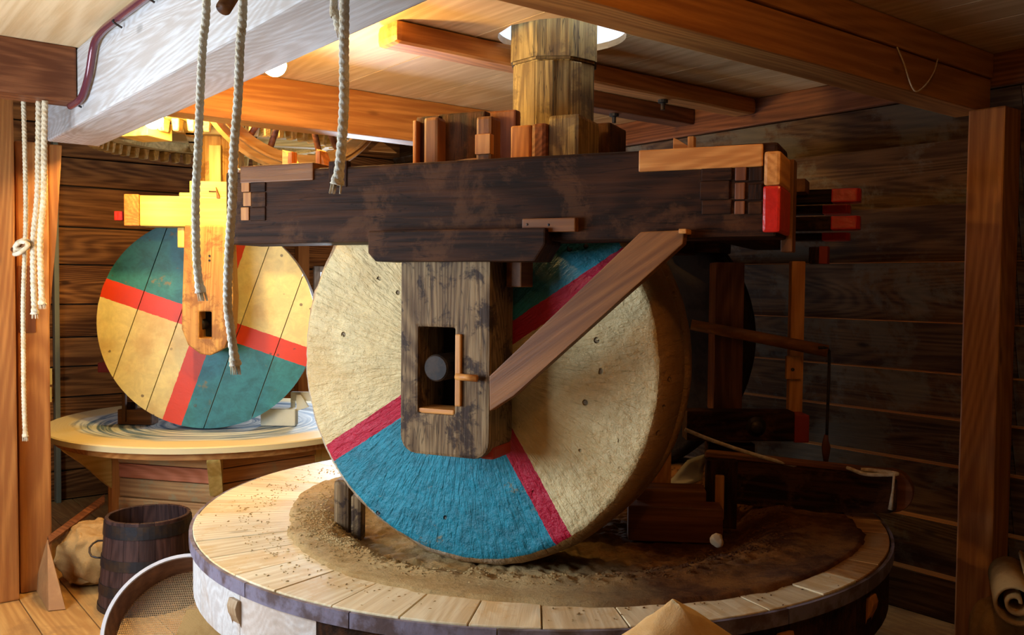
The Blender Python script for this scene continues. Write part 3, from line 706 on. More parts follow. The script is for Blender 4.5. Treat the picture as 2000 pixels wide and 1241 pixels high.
g = thing('sweep_board', at(1570, 960, 4.62), 'long dark sweep board with a rounded end, leaning over the right side of the pan', 'sweep')
A = (at(1760, 930, 4.35)-at(1395, 930, 4.75)); A.z = 0; A.normalize(); Bn = Z.cross(A)
p0 = at(1395, 930, 4.75); p1_ = at(1758, 930, 4.35); k = -Bn.dot(p0)
prism('blade', [(p0.dot(A), .80), (p0.dot(A), 1.04), (p0.dot(A)+.5, 1.035), (p1_.dot(A)-.03, 1.03), (p1_.dot(A), 1.0), (p1_.dot(A), .86), (p1_.dot(A)-.03, .84), (p0.dot(A)+.5, .80)], A, Z, k-.02, k+.02, W_OLD(), g, .006)
prism('top_rail', [(p0.dot(A)-.03, 1.035), (p0.dot(A)-.03, 1.065), (p1_.dot(A)-.02, 1.05), (p1_.dot(A)-.02, 1.03)], A, Z, k-.05, k+.03, W_DARKBEAM(), g, .006)
bm = lathe_bm([(0, -.05), (.10, -.05), (.105, -.04), (.105, .04), (.10, .05), (0, .05)], 28)
meshobj('round_end', bm, W_DARKBEAM(), basis(A, Z, -Bn, p1_+A*-.03+Bn*.09+Z*(.935-p1_.z)), g, False)
# red ended bar with its bolt, and the upright strut
g = thing('drag_bar', at(1470, 825, 4.85), 'dark square bar with a red painted end and a round bolt, behind the near millstone', 'bar')
def dbox(name, x0, x1, y0, y1, d, th, mat, parent, bev=.008):
    a = at(x0, y0, d); b = at(x1, y1, d); return box(name, (Vector((1, 0, 0)), Vector((0, 1, 0)), Z), (a.x, b.x, d, d+th, b.z, a.z), mat, parent, bev)
dbox('bar', 1345, 1556, 797, 853, 4.84, .13, W_OLD(), g)
dbox('red_end', 1556, 1585, 801, 855, 4.835, .14, plain('dull_red', (.35, .03, .015), .5), g)
bm = lathe_bm([(0, .02), (.030, .02), (.036, .012), (.036, 0), (.055, 0), (.055, -.01), (0, -.01)], 20)
meshobj('bolt', bm, M_IRON(), basis(Vector((1, 0, 0)), Z, Vector((0, -1, 0)), at(1481, 825, 4.838)), g, True)
dbox('lower_bar', 1388, 1480, 860, 893, 4.9, .1, W_OLD(), g)
g = thing('hanger_strut', at(1557, 800, 5.0), 'narrow orange upright strut hanging from the rear beam down to the drag bar', 'strut')
dbox('strut', 1545, 1571, 500, 801, 4.98, .06, W_NEW(), g)
dbox('cleat', 1538, 1568, 686, 731, 4.95, .03, W_NEW(), g, .006)
bm = lathe_bm([(0, .008), (.009, .006), (.01, 0), (0, 0)], 10); meshobj('bolt', bm, M_IRON(), basis(Vector((1, 0, 0)), Z, Vector((0, -1, 0)), at(1550, 712, 4.949)), g)
dbox('post', 1396, 1453, 505, 797, 5.0, .16, W_DARKBEAM(), None, .01); o = bpy.data.objects['post.003'] if 'post.003' in bpy.data.objects else None
for o in bpy.data.objects:
    if o.name.startswith('post') and 'label' not in o: tag(o, 'reddish upright timber in shadow behind the near millstone', 'post')
g = thing('lever_pole', at(1620, 670, 4.85), 'long brown pole reaching right from behind the millstone with an iron hook rod', 'lever')
tube('pole', [at(1350, 628, 5.0), at(1480, 650, 4.92), at(1618, 675, 4.80)], [.030, .032, .034], W_BRACE(), g, 12, .05, straight=True)
tube('hook_rod', [at(1600, 668, 4.78), at(1618, 670, 4.78), at(1621, 690, 4.78), at(1620, 780, 4.78), at(1619, 840, 4.78)], .008, M_IRON(), g, 8)
tube('hook_grip', [at(1618, 838, 4.78), at(1617, 850, 4.78), at(1618, 862, 4.78), at(1618, 874, 4.78), at(1618, 892, 4.78)], [.010, .016, .024, .020, .012], plain('grip_brown', (.16, .05, .03), .5), g, 12, straight=True)
o = tube('cord', [at(1342, 833, 4.6), at(1400, 855, 4.6), at(1480, 880, 4.6), at(1560, 900, 4.55), at(1640, 912, 4.5), at(1690, 905, 4.4), at(1758, 912, 4.28), at(1700, 914, 4.3), at(1660, 902, 4.4)], .010, M_ROPE(), None, 8, .01, rope=False); tag(o, 'thin brown cord running from the millstone to the end of the sweep board', 'cord')
o = tube('cord', [at(1752, 912, 4.26), at(1750, 945, 4.26), at(1746, 982, 4.26)], [.006, .006, .012], M_ROPE(), None, 8, .6, straight=True); tag(o, 'short end of cord hanging down the end of the sweep board', 'cord')
# pale cloth scrap behind the stone
def sheet(name, pts, d, mat, th=.006, parent=None, sub=2):
    bm = bmesh.new(); c = Vector(pts[0]); vs_ = [bm.verts.new(Vector(p)-c) for p in pts]
    bm.faces.new(vs_); bmesh.ops.triangulate(bm, faces=bm.faces[:]); bmesh.ops.subdivide_edges(bm, edges=bm.edges[:], cuts=3, use_grid_fill=True)
    for v in bm.verts: v.co += noise.noise_vector(v.co*7)*.015
    o = meshobj(name, bm, mat, Matrix.Translation(c), parent, True); m = o.modifiers.new('solid', 'SOLIDIFY'); m.thickness = th; return o
o = sheet('cloth_scrap', [at(1312, 950, 4.75), at(1345, 945, 4.75), at(1375, 930, 4.9), at(1385, 880, 5.0), at(1350, 895, 4.95), at(1312, 935, 4.85)], 0, plain('pale_cloth', (.5, .42, .33), .8), .01)
tag(o, 'pale cloth scrap lying behind the lower right of the near millstone', 'cloth')

# ============================================================ FAR MILL
F2 = (T2, N2, Z); K = 1.15
PC2 = Vector((-2.317, 7.16, 0)); PR2 = 1.295; PT2 = .845
pan2 = thing('mill_pan', PC2, 'round pan of the far mill at the left, dusted white and blue', 'pan')
s = NT('dusty_pan'); v = s.coord(); sp = s.node('ShaderNodeSeparateXYZ'); s.link(s.raw, sp.inputs[0])
rr = s.math('SQRT', s.math('ADD', s.math('MULTIPLY', sp.outputs[0], sp.outputs[0]), s.math('MULTIPLY', sp.outputs[1], sp.outputs[1])))
cb_ = s.node('ShaderNodeCombineXYZ'); s.link(s.math('MULTIPLY', rr, 16), cb_.inputs[0]); s.link(s.math('MULTIPLY', sp.outputs[0], .9), cb_.inputs[1]); s.link(s.math('MULTIPLY', sp.outputs[1], .9), cb_.inputs[2])
rg = s.noise(cb_.outputs[0], 1.6, 4, .6, .4); big = s.noise(v, 1.6, 5, .6)
c = s.mix(s.step(rg, .38, .60), (.10, .20, .33), (.80, .84, .82))
c = s.mix(s.step(s.math('ADD', rr, s.math('MULTIPLY', s.math('SUBTRACT', big, .5), .35)), 1.0, 1.09), c, (.82, .66, .34))
s.link(c, s.b.inputs['Base Color']); s.b.inputs['Roughness'].default_value = .6
s.link(s.bump(rg, .3, .01), s.b.inputs['Normal']); MDUST = s.m
bm = lathe_bm([(0, PT2-.03), (.85, PT2-.03), (1.0, PT2-.004), (1.06, PT2), (PR2-.01, PT2), (PR2, PT2-.008), (PR2, PT2-.045), (PR2-.05, PT2-.05), (0, PT2-.05)], 120)
meshobj('pan_top', bm, MDUST, Matrix.Translation(PC2), pan2, False)
bm = lathe_bm([(1.0, PT2-.10), (1.22, PT2-.10), (1.22, PT2-.051), (1.0, PT2-.051)], 64, True); meshobj('under_ring', bm, W_NEW(), Matrix.Translation(PC2), pan2)
off = math.radians(-75)
MB2 = [wood('base_board_a', (.74, .40, .15), (.48, .22, .08), .9, .55, .4, .4, var=.4, patch=((.42, .38, .20), .5, 3)), W_POST(), wood('base_board_red', (.70, .24, .12), (.46, .13, .05), .8, .5, .3, .3)]
for i in range(6):
    am = off+math.pi/3*(i+.5); r = .86*math.cos(math.pi/6); half = r*math.tan(math.pi/6)
    hs = [.10, .13, .12, .14, .11, .15]; z = .005
    for k, h in enumerate(hs):
        obox(pan2, 'base_board', PC2, am, r-.05, r+random.uniform(0, .012), half*1.96, z+.003, z+h-.004, MB2[0] if k == 5 else (MB2[2] if k == 4 and i == 5 else MB2[0])); z += h
    ac = off+math.pi/3*i; rc = .86
    obox(pan2, 'base_post', PC2, ac, rc-.05, rc+.03, .085, .0 if i else .42, .74, W_YEL() if i in (0, 1) else W_NEW())  # front posts yellower: warm light on them put into the colour
    rd = Vector((math.cos(ac), math.sin(ac), 0)); s_ = Z.cross(rd); kk = PC2.dot(rd); q = s_.dot(PC2)
    pts = [(kk+rc+.03, .744), (kk+1.22, .744), (kk+1.20, .72), (kk+1.13, .66), (kk+1.06, .60), (kk+rc+.07, .46), (kk+rc+.03, .42)]
    prism('bracket', pts, rd, Z, -q-.045, -q+.045, W_YEL(), pan2, .008)  # bracket colour raised to stand in for warm light
# painted plank wheel: stone behind, plank facing in front
C2 = Vector((-2.29816, 6.745555, 1.6303)); d2 = C2.dot(N2); t2 = C2.dot(T2); R2 = .80
bm = lathe_bm([(0, -.03), (R2-.02, -.03), (R2-.01, -.05), (R2-.01, -.27), (R2-.03, -.29), (0, -.29)], 96)
wh = meshobj('painted_wheel', bm, plain('stone_grey', (.4, .3, .18), .7), basis(T2, Z, -N2, C2), None, False)
tag(wh, 'far runner wheel faced with planks painted cream, teal and red, at the left', 'wheel')
MP2 = stone_material('painted_planks', -19.3, .072, (.94, .80, .36), (.035, .25, .29), (.78, .055, .012), -1, None, 2, 0)
cuts_ = [-.81, -.51, -.206, .235, .545, .81]; ra = math.radians(-19.3)
for x0, x1 in zip(cuts_, cuts_[1:]):
    a0, a1 = x0+.0035, x1-.0035; n = 16; top = []; bot = []
    for k in range(n+1):
        xx = max(-R2+1e-4, min(R2-1e-4, a0+(a1-a0)*k/n)); h = math.sqrt(R2*R2-xx*xx)
        top.append((xx, h)); bot.append((xx, -h))
    pts = bot + top[::-1]
    rot = [(x*math.cos(ra)-y*math.sin(ra), x*math.sin(ra)+y*math.cos(ra)) for x, y in pts]
    bm = bmesh.new(); lo = [bm.verts.new((x, y, -.03)) for x, y in rot]; up = [bm.verts.new((x, y, 0)) for x, y in rot]
    bmesh.ops.remove_doubles(bm, verts=bm.verts[:], dist=1e-6) if False else None
    bm.faces.new(lo[::-1]); bm.faces.new(up)
    for i in range(len(rot)): bm.faces.new((lo[i], lo[(i+1) % len(rot)], up[(i+1) % len(rot)], up[i]))
    meshobj('plank', bm, MP2, basis(T2, Z, -N2, C2), wh)
f2 = thing('far_frame', N2*6.65+T2*-1.6+Z*2.3, 'bright yellow new wooden frame of the far mill', 'mill frame')
def fb2(name, x0, y0, x1, y1, n0, n1, mat, parent, bev=.008):
    a = ft(x0, y0, N2, T2, n0); b = ft(x1, y1, N2, T2, n0)
    return box(name, F2, (a[0], b[0], n0, n1, a[1], b[1]), mat, parent, bev)
FB = 6.64
lb2 = fb2('long_beam', 268, 395, 660, 454, FB, FB+.22, W_YEL(), f2, .01)
fb2('end_block', 237, 393, 268, 455, FB-.01, FB+.23, W_NEW(), lb2, .008)
fb2('red_peg', 219, 427, 237, 445, FB+.05, FB+.11, W_RED(), lb2, .005)
fb2('step_block', 345, 388, 470, 396, FB+.01, FB+.2, W_YEL(), f2)
fb2('step_block', 365, 365, 470, 393, FB+.01, FB+.2, W_YEL(), f2)
fb2('slot_mark', 403, 384, 419, 386, FB+.002, FB+.012, W_OLD(), f2, .001)
prism('wedge_tip', [ft(*q, N2, T2, FB) for q in ((419, 398), (417, 376), (426, 398))], T2, Z, -FB-.05, -FB+.01, W_BRACE(), f2, .002)
fb2('hanging_tab', 343, 456, 358, 496, FB+.03, FB+.1, W_YEL(), f2)
pp = [ft(*q, N2, T2, FB-.01) for q in ((357, 452), (355, 600), (355, 655), (368, 686), (392, 703), (412, 706), (440, 690), (453, 656), (455, 590), (446, 452))][::-1]
sl = ft(390, 672, N2, T2, FB-.01) + ft(413, 620, N2, T2, FB-.01)
W_BEAR2 = wood('bearing_wood', (.72, .40, .10), (.45, .20, .04), .9, .5, .4, .5, patch=((.24, .09, .02), .75, 5), var=.1)
bk = slotted('bearing_block', pp, (sl[0], sl[2], sl[1], sl[3]), T2, Z, -FB-.2, -FB+.01, W_BEAR2, f2, .01)
fb2('slot_back', 385, 615, 418, 678, FB+.205, FB+.22, MATS['hole_black'], bk, 0)
for y in (511, 520):
    a = ft(407, y, N2, T2, FB-.013); bm = lathe_bm([(0, .003), (.008, .002), (.008, 0), (0, 0)], 10); meshobj('peg_hole', bm, MATS['hole_black'], basis(T2, Z, -N2, T2*a[0]+N2*(FB-.012)+Z*a[1]), bk)
bm = lathe_bm([(0, .24), (.035, .24), (.042, .22), (.042, 0), (0, 0)], 20); meshobj('axle', bm, M_IRON(), basis(T2, Z, -N2, C2), wh, True)
fb2('long_beam', 300, 400, 640, 455, FB+1.05, FB+1.25, W_POST(), f2)
sh2 = thing('vertical_shaft', PC2+Z*.9, 'shorter wooden shaft of the far mill under the cogged gear wheel', 'shaft')
octo('shaft_timber', .17, .85, 4.4, .3, W_BEAR2, sh2, c=PC2)
obox(sh2, 'shaft_strip', PC2, math.radians(-88), .16, .20, .09, 2.55, 3.0, W_YEL())
# scraper blocks on the far pan
g = thing('scraper_block', at(262, 835, 6.9), 'wooden scraper block left of the painted wheel on the far pan', 'block')
pbox('foot', 231, 300, 815, .82, 6.95, .12, W_BRACE(), g, -.1)
pbox('upright', 240, 247, 782, .84, 6.93, .04, W_BRACE(), g)
pbox('upright', 247, 268, 800, .84, 7.0, .04, W_OLD(), g)
g = thing('scraper_block', at(560, 825, 6.95), 'white wooden scraper board at the right of the painted wheel', 'block')
MWH = plain('pale_wood', (.78, .72, .52), .6)
pbox('board', 512, 580, 808, .82, 6.95, .10, MWH, g)
pbox('upright', 570, 578, 775, .84, 7.05, .04, MWH, g)
pbox('cross_rail', 570, 640, 774, 1.005, 7.04, .04, MWH, g)
g2 = prism('angled_plate', [(at(x, y, 7.0).x, at(x, y, 7.0).z) for x, y in ((580, 779), (590, 779), (606, 803), (583, 811))], Vector((1, 0, 0)), Z, -7.03, -7.0, MWH, g, .004)
# dark red bar end behind the wheel
o = dbox('bar_end', 192, 216, 724, 743, 7.3, .15, plain('dull_red', (.35, .03, .015), .5), None); tag(o, 'dull red bar end poking out behind the left side of the painted wheel', 'bar')

# ---- gears above the far mill
gw = thing('spur_wheel', PC2+Z*3.0, 'big horizontal wooden gear wheel with hanging cogs above the far mill', 'gear wheel')
GR = 1.03; MG = wood('gear_wood', (.84, .62, .25), (.52, .34, .11), .9, .5, .5, .2, var=.4)
for i in range(8):
    bm = bmesh.new(); arc_board(bm, GR-.22, GR, -math.pi/8+.002, math.pi/8-.002, 0, .07, 8); meshobj('rim_segment', bm, MG, Matrix.Translation(PC2+Z*3.06) @ Matrix.Rotation(i*math.pi/4+.1, 4, 'Z'), gw)
    bm = bmesh.new(); arc_board(bm, GR-.20, GR-.02, -math.pi/8+.002, math.pi/8-.002, 0, .07, 8); meshobj('rim_segment', bm, MG, Matrix.Translation(PC2+Z*3.135) @ Matrix.Rotation(i*math.pi/4+.45, 4, 'Z'), gw)
bm = bmesh.new(); bmesh.ops.create_cube(bm, size=1)
for v in bm.verts: v.co = Vector((v.co.x*.10*(1 if v.co.z > 0 else .75), v.co.y*(.055 if v.co.z > 0 else .04), v.co.z*.085))
bmesh.ops.bevel(bm, geom=bm.edges[:], offset=.006, segments=1, affect='EDGES')
cog0 = meshobj('cog', bm, MG, Matrix.Translation(PC2+Z*3.02), gw)
for i in range(60):
    a = 2*math.pi*i/60; mw = Matrix.Translation(PC2+Z*3.018) @ Matrix.Rotation(a, 4, 'Z') @ Matrix.Translation((GR-.08, 0, 0))
    if i == 0: o = cog0
    else: o = cog0.copy(); COL.objects.link(o)
    o.parent = gw; o.matrix_basis = WM[gw.name].inverted() @ mw
for i in range(2):
    a = .3+i*math.pi/2
    for sgn in (-1, 1):
        d = Vector((math.cos(a), math.sin(a), 0)); sd_ = Vector((-d.y, d.x, 0)); kk = PC2.dot(d); q = PC2.dot(sd_)+sgn*.22
        box('arm', (d, sd_, Z), (kk-.83, kk+.83, q-.05, q+.05, 3.07+.0*i, 3.13), MG, gw, .008)
obox(gw, 'clamp_block', PC2, math.radians(-105), .80, 1.07, .24, 2.93, 3.05, W_YEL())
# vertical ring wheel
WC = on(572, 128, V, 5.80); rw = thing('ring_wheel', WC, 'large upright ring wheel with round spokes partly hidden behind the ceiling beam', 'wheel')
Bm = lambda: basis(U, Z, -V, WC)
bm = lathe_bm([(.64, .03), (.70, .03), (.70, .045), (.715, .045), (.715, .01), (.75, .01), (.765, -.03), (.75, -.07), (.66, -.07), (.64, -.05)], 96, True)
meshobj('ring', bm, wood('ring_wood', (.66, .36, .12), (.42, .2, .055), .7, .45, .2, .1), Bm(), rw, False)
for dg in (-108, -122, -75, -62, 90, 60, 120, 0, 180, -30, -150, 30, 150):
    a = math.radians(dg); d = U*math.cos(a)+Z*math.sin(a)
    tube('spoke', [WC+d*.08, WC+d*.66], .022, W_DARKBEAM(), rw, 10, straight=True)
bm = lathe_bm([(0, .08), (.12, .08), (.12, -.08), (0, -.08)], 24); meshobj('hub', bm, W_OLD(), Bm(), rw)
# far corner triangular board
o = prism('gusset_board', [(on(x, y, V, 8.3).dot(U), on(x, y, V, 8.3).z) for x, y in ((715, 300), (738, 280), (770, 303))], U, Z, -8.33, -8.3, W_NEW(), None, .004); tag(o, 'pale triangular board in the far corner above the dark beam', 'board')

# ============================================================ LAMPS
def globe(loc, label, power, r=.062, col=None):
    g = thing('globe_lamp', loc, label, 'lamp')
    s = NT('lamp_glass_'+str(power)); s.b.inputs['Base Color'].default_value = (.9, .85, .7, 1)
    s.b.inputs['Emission Color'].default_value = (*(col or LAMP['warm']), 1); s.b.inputs['Emission Strength'].default_value = power/(4*math.pi**2*r*r)
    bm = bmesh.new(); bmesh.ops.create_uvsphere(bm, u_segments=24, v_segments=16, radius=r)
    meshobj('globe', bm, s.m, Matrix.Translation(loc), g, True)
    bm = lathe_bm([(0, r*.9), (.028, r*.9), (.034, r*1.15), (.045, r*1.5), (0, r*1.5)] if loc.z > 3 and loc.z < 3.1 and loc.y > 5 else [(0, r*.9), (.028, r*.9), (.034, r*1.15), (.012, r*1.3), (.012, CZ-loc.z-.03), (.04, CZ-loc.z-.004), (0, CZ-loc.z-.004)], 20); meshobj('fitting', bm, plain('white_fitting', (.8, .78, .7), .4), Matrix.Translation(loc), g, True)
globe(at(527, 135, 4.3), 'glowing globe lamp half hidden above the pale main beam', 105, .056)
globe(at(292, 246, 5.80), 'glowing globe lamp beside the cogged gear wheel', 115)
globe(uv(1.85, .9, 3.02), 'assumed globe lamp on the ceiling, out of view right of the camera', 15, .062, (1.0, .50, .13))  # assumed unseen lamp added for the warm light on the right

# ============================================================ ROPES AND PIPE
def rope(pts, r, label, grp='hanging ropes', flare=True, d=2.5, cat='rope'):
    P = [at(x, y, d) for x, y in pts]
    top = P[0].copy()
    if pts[0][1] <= 0: P.insert(0, Vector((top.x, top.y, CZ-.005)))
    path = smooth_path(P, .0028); rad = [r]*len(path)
    if flare:
        n = 14
        for i in range(n): rad[-1-i] = r*(1.45-.035*i)
        rad[-1] = r*1.1
    g = thing('rope', P[0], label, cat, grp)
    c = path[0].copy(); bm = tube_bm([p-c for p in path], rad, 14, 3, 2*math.pi/(r*1.75))
    meshobj('cord', bm, M_ROPELIT() if d < 3 else M_ROPE(), Matrix.Translation(c), g, True)
    if flare:   # frayed whipping at the end
        bm = bmesh.new(); e_ = path[-1]; dr = (path[-1]-path[-5]).normalized()
        for k in range(14):
            a = random.uniform(0, 6.28); rr = r*random.uniform(.2, 1.3); q = Vector((math.cos(a)*rr, math.sin(a)*rr, 0))
            bmesh.ops.create_cone(bm, segments=5, radius1=.0025, radius2=.001, depth=.03, matrix=Matrix.Translation(q+dr*.008) @ (dr+q*6).to_track_quat('Z', 'Y').to_matrix().to_4x4())
        meshobj('frayed_end', bm, M_ROPE(), Matrix.Translation(e_), g)
    return g
rope([(392, 0), (386, 100), (383, 200), (381, 300), (378, 400), (381, 500), (386, 555), (392, 584)], .0105, 'hemp rope ending in a small knot in front of the far bearing block')
rope([(463, 0), (459, 100), (457, 200), (451, 300), (450, 400), (445, 500), (444, 600), (452, 660), (462, 726)], .0112, 'longest hemp rope, hanging past the left end of the dark beam', d=2.45)
rope([(661, 0), (662, 100), (664, 200), (661, 290), (657, 340), (653, 368)], .0122, 'thick hemp rope with a frayed end in front of the dark beam', d=2.35)
rope([(640, 0), (643, 30), (650, 50), (654, 64)], .0100, 'short stub of rope beside the thick frayed rope at the top', d=2.40)
def rope_b(pts, r, label, d, flare=True): return rope(pts, r, label, 'ropes at the left post', flare, d)
rope_b([(68, 214), (69, 300), (69, 400), (63, 480), (64, 560), (68, 632)], .0150, 'left rope of the pale pair hanging below the orange corner beam', 4.95)
rope_b([(80, 214), (80, 300), (81, 400), (76, 480), (78, 550), (82, 613)], .0150, 'right rope of the pale pair hanging below the orange corner beam', 4.9)
rope_b([(38, 214), (42, 300), (46, 400), (47, 480), (45, 600), (47, 700), (50, 800), (54, 872)], .0115, 'thin hemp rope tied round a peg on the left post, knotted near the bottom', 5.0, True)
kn = thing('rope_knot', at(38, 497, 4.98), 'loop of hemp rope wound round a peg on the left post', 'knot')
tube('loop', [at(28, 512, 4.97), at(30, 495, 4.95), at(45, 487, 4.93), at(54, 492, 4.95), at(50, 502, 4.97), at(34, 505, 4.95), at(27, 500, 4.94), at(40, 490, 4.92), at(52, 497, 4.9), at(36, 512, 4.92), at(26, 515, 4.95)], .013, M_ROPE(), kn, 8, .01)
tube('peg', [at(24, 506, 5.25), at(50, 497, 4.9)], .016, W_BRACE(), kn, 10, straight=True)
o = tube('wooden_peg', [at(425, 28, 2.5), at(466, -40, 2.6)], .021, W_BRACE(), None, 14, straight=True); tag(o, 'round wooden peg end sticking down at the top between two ropes', 'peg')
pp_ = thing('conduit', on(180, 80, U, 1.17), 'shiny purple brown conduit pipe bent down along the corner of the pale beam', 'pipe')
MPIPE = plain('conduit_brown', (.14, .035, .05), .18, .2, spec=.8)
pth = [on(330, -38, U, 1.165), on(285, -2, U, 1.165), on(222, 48, U, 1.165), on(192, 73, U, 1.165), on(178, 92, U, 1.165), on(172, 112, U, 1.165), on(165, 160, U, 1.165), on(156, 195, U, 1.165), on(147, 212, U, 1.16), on(130, 224, U, 1.15)]
tube('pipe', pth, .019, MPIPE, pp_, 12, .02)
for x, y in ((281, 5), (219, 57), (144, 216)):
    p = on(x, y, U, 1.165); tube('clip', [p+Z*.02+U*.025, p-U*.022, p-Z*.024+U*.02], .005, M_IRON(), pp_, 6, .01)

o = tube('hanging_string', [on(1742, 78, V, 2.21), on(1756, 110, V, 2.20), on(1770, 150, V, 2.19), on(1782, 164, V, 2.19), on(1800, 150, V, 2.19), on(1815, 125, V, 2.2), on(1822, 100, V, 2.21)], .0035, M_ROPE(), None, 6, .01); tag(o, 'thin loop of string hanging on the tie beam near the right post', 'string')
# ============================================================ THINGS ON THE FLOOR
# coopered tub
TC = Vector((-2.195, 5.38, 0)); tub = thing('wooden_tub', TC, 'dark coopered wooden tub with iron hoops, empty, on the floor at the left', 'tub')
H = .535; rb, rt = .285, .242
def rad_(z): return rb+(rt-rb)*z/H
ns = 18
for i in range(ns):
    a0, a1 = 2*math.pi*i/ns+.004, 2*math.pi*(i+1)/ns-.004; bm = bmesh.new(); q = []
    for k in range(4):
        a = a0+(a1-a0)*k/3; c_, s_ = math.cos(a), math.sin(a)
        q.append([bm.verts.new((r*c_, r*s_, z)) for r, z in ((rad_(.0)-.02, .0), (rad_(0), .0), (rad_(H), H), (rad_(H)-.022, H))])
    for A_, B_ in zip(q, q[1:]):
        for k in range(4): bm.faces.new((A_[k], A_[(k+1) % 4], B_[(k+1) % 4], B_[k]))
    bm.faces.new(q[0]); bm.faces.new(q[-1][::-1])
    bmesh.ops.bevel(bm, geom=[e_ for e_ in bm.edges if abs(e_.verts[0].co.z-e_.verts[1].co.z) < .01 and e_.verts[0].co.z > .4], offset=.003, segments=1, affect='EDGES')
    me_rot = Matrix.Rotation(-math.pi/2, 4, 'Y')
    for v in bm.verts: v.co = me_rot.inverted() @ v.co
    meshobj('stave', bm, W_TUB(), Matrix.Translation(TC) @ me_rot, tub)
for z0, z1 in ((.44, .515), (.255, .315), (.10, .16), (.0, .03)):
    bm = lathe_bm([(rad_(z0)-.004, z0), (rad_(z0)+.005, z0), (rad_(z1)+.005, z1), (rad_(z1)-.004, z1)], 48, True)
    meshobj('hoop', bm, M_IRON(), Matrix.Translation(TC), tub)
bm = lathe_bm([(0, .03), (rad_(.05)-.02, .03), (rad_(.05)-.02, .05), (0, .05)], 36); meshobj('tub_bottom', bm, W_TUB(), Matrix.Translation(TC), tub)
tube('handle', [TC+Vector((.255, .02, .30)), TC+Vector((.275, .0, .36)), TC+Vector((.31, .02, .40)), TC+Vector((.33, .1, .40)), TC+Vector((.28, .2, .40))], .007, M_IRON(), tub, 8)
tube('ear', [TC+Vector((-.24, -.1, .29)), TC+Vector((-.30, -.1, .30)), TC+Vector((-.33, -.06, .34)), TC+Vector((-.30, -.02, .37)), TC+Vector((-.25, 0, .36))], .006, M_IRON(), tub, 8)
# slumped sack behind tub
def sack(name, c, rx, ry, h, label, mat, seed=0, peak=0, rot=0.0, fold=.05, prof=None, cat='sack'):
    bm = bmesh.new(); bmesh.ops.create_icosphere(bm, subdivisions=5, radius=1)
    for v in bm.verts:
        p = v.co.copy(); z = p.z
        zz = (z+1)/2
        if prof: k = prof(zz, math.atan2(p.y, p.x)); hr = math.hypot(p.x, p.y) or 1; x, y = p.x/hr*k, p.y/hr*k
        else: k = (abs(1-z*z)**.28); hr = math.hypot(p.x, p.y) or 1e-6; x, y = p.x/hr*k, p.y/hr*k
        q = Vector((x*rx, y*ry, zz*h))
        n = noise.noise_vector(Vector((p.x*1.6+seed, p.y*1.6, p.z*1.6)))*fold + noise.noise_vector(Vector((p.x*5+seed, p.y*5, p.z*3)))*fold*.35
        if zz < .04: n.z = 0
        v.co = q+n
        if v.co.z < 0: v.co.z = 0
    o = meshobj(name, bm, mat, Matrix.Translation(c) @ Matrix.Rotation(rot, 4, 'Z'), None, True); return tag(o, label, cat)
sack('sack', Vector((-2.66, 5.72, 0)), .24, .2, .40, 'slumped brown sack between the folded board and the tub', M_BURLAP(), 3, fold=.06)
# folded card and leaning strip
fc = thing('folded_card', at_z(115, 1205, 0), 'folded piece of brown cardboard standing on the floor left of the tub', 'cardboard')
MCARD = plain('cardboard', (.52, .27, .10), .7, mott=(.40, .19, .07), mscale=3)
def slab(name, pts, mat, parent, th=.008):
    c = Vector(pts[0]); bm = bmesh.new(); vs_ = [bm.verts.new(Vector(p)-c) for p in pts]; f = bm.faces.new(vs_); f.normal_update(); n = f.normal.copy()
    r = bmesh.ops.extrude_face_region(bm, geom=[f]); 
    for v in r['geom']:
        if isinstance(v, bmesh.types.BMVert): v.co += n*th
    return meshobj(name, bm, mat, Matrix.Translation(c), parent)
ap = at(100, 1072, 5.35)
slab('front_flap', [ap, at_z(105, 1211, 0.002), at_z(138, 1207, .002), at(124, 1150, 5.3)], MCARD, fc)
slab('side_flap', [ap, at_z(105, 1211, 0.002), at(76, 1166, 5.6)], MCARD, fc)
o = slab('leaning_board', [at(100, 1070, 5.5), at(104, 1082, 5.45), at(210, 1000, 6.1), at(210, 985, 6.2)], W_DARKBEAM(), None, .02); tag(o, 'thin dark board leaning from the folded cardboard towards the far pan', 'board')
# sieve
SV = thing('sieve', Vector((-1.56, 4.20, .30)), 'round wooden sieve with a wire mesh leaning under the left side of the near pan', 'sieve')
zax = Vector((.05, -.72, .70)).normalized(); xax = Vector((1, 0, 0)); xax = (xax-zax*xax.dot(zax)).normalized(); yax = zax.cross(xax)
SM = basis(xax, yax, zax, Vector((-1.56, 4.20, .30)))
SR = .345
bm = lathe_bm([(SR, -.11), (SR, .06), (SR-.012, .06), (SR-.012, -.11)], 72, True); meshobj('hoop', bm, wood('sieve_hoop', (.22, .10, .055), (.12, .05, .03), .7), SM, SV, False)
bm = lathe_bm([(SR-.014, .055), (SR+.003, .055), (SR+.003, .066), (SR-.014, .066)], 72, True); meshobj('rim_edge', bm, plain('rim_pale', (.5, .48, .5), .4), SM, SV)
bm = bmesh.new(); n = 76; st = 2*SR/n
for i in range(1, n):
    x = -SR+i*st; h = math.sqrt(max(0, SR*SR-x*x))-.01
    for sw_ in (0, 1):
        vv_ = [(x-.0011, -h), (x+.0011, -h), (x+.0011, h), (x-.0011, h)]
        vs_ = [bm.verts.new((a, b, -.10) if not sw_ else (b, a, -.099)) for a, b in vv_]; f = bm.faces.new(vs_)
r = bmesh.ops.extrude_face_region(bm, geom=bm.faces[:])
for v in r['geom']:
    if isinstance(v, bmesh.types.BMVert): v.co.z += .002
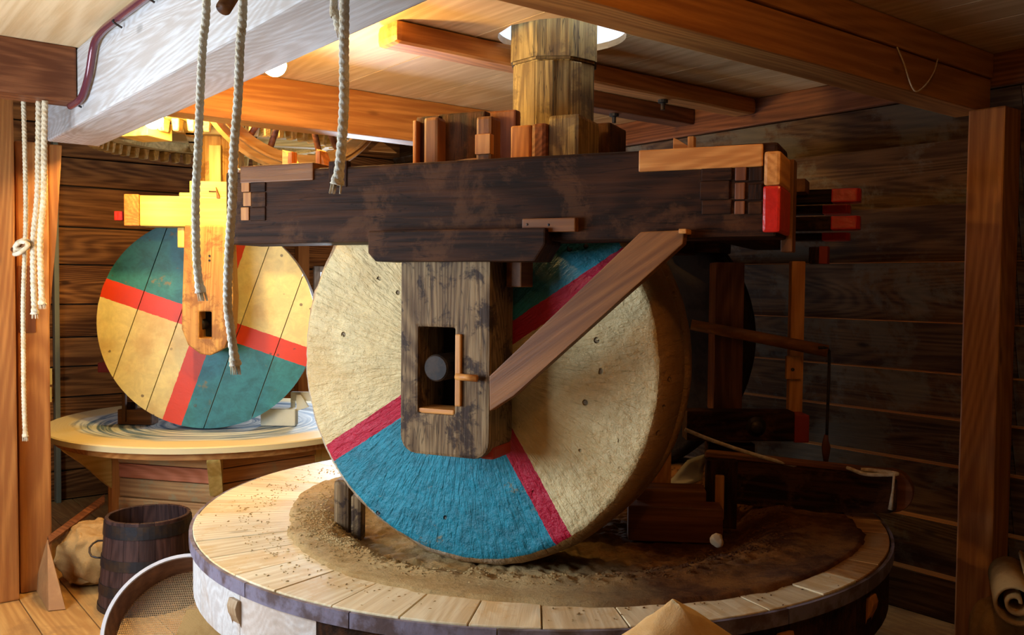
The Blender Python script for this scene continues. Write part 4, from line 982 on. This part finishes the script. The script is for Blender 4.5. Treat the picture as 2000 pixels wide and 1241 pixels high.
o = meshobj('mesh', bm, plain('wire', (.55, .38, .2), .4, .3), SM, SV); tag(o, kind='stuff')
o = slab('paper_sheet', [SM @ Vector(q) for q in ((-.08, -.26, -.08), (.19, -.24, -.08), (.20, .14, -.08), (-.02, .12, -.08))], M_BURLAP(), SV, .004)
# foreground sack with a gathered peak
def pk(zz, a):
    if zz < .62: return 1.0-.05*math.cos(zz*4)
    t = (zz-.62)/.38; return max(.01, (1-t**1.6)**.95*(1+.05*math.cos(3*a+.6)*t*(1-t)*4))
MSK2 = plain('pale_sack', (.66, .46, .23), .85, mott=(.55, .33, .12), mscale=2.5, bump=.5, bscale=200, spec=.1)
pf = at(1305, 1166, 2.42)
sack('sack', Vector((pf.x+.03, pf.y, 0)), .40, .32, pf.z+.01, 'pale sack with a gathered peak in the bottom foreground, in front of the pan', MSK2, 11, fold=.022, prof=pk, rot=.4)
# sacks at the right edge
q = at_z(1985, 1180, .55)
sack('sack', Vector((2.42, 3.95, 0)), .34, .3, .56, 'brown sack standing at the bottom right corner', M_BURLAP(), 5, fold=.05)
rl = thing('rolled_sack', at(1988, 1180, 3.9), 'rolled up brown sack lying on the sack at the right edge', 'sack')
bm = bmesh.new(); pts = []
for i in range(70):
    a = i/69*4.4*math.pi; r = .014+.0068*a; pts.append((r*math.cos(a), r*math.sin(a)))
lo = [bm.verts.new((x, -.22, z)) for x, z in pts]; up = [bm.verts.new((x*1.05, .22, z*1.05)) for x, z in pts]
for i in range(69): bm.faces.new((lo[i], lo[i+1], up[i+1], up[i]))
o = meshobj('roll', bm, M_BURLAP(), Matrix.Translation(at(1988, 1130, 3.9)) @ Matrix.Rotation(-.45, 4, 'Z'), rl, True); m = o.modifiers.new('solid', 'SOLIDIFY'); m.thickness = .014; m.offset = 0
o = slab('leaning_sheet', [at(1678, 1260, 4.2), at(1702, 1192, 4.35), at(1728, 1262, 4.2)], plain('pale_cloth', (.5, .42, .33), .8), None, .02); tag(o, 'pale pointed sheet standing on the floor below the right side of the pan', 'sheet')
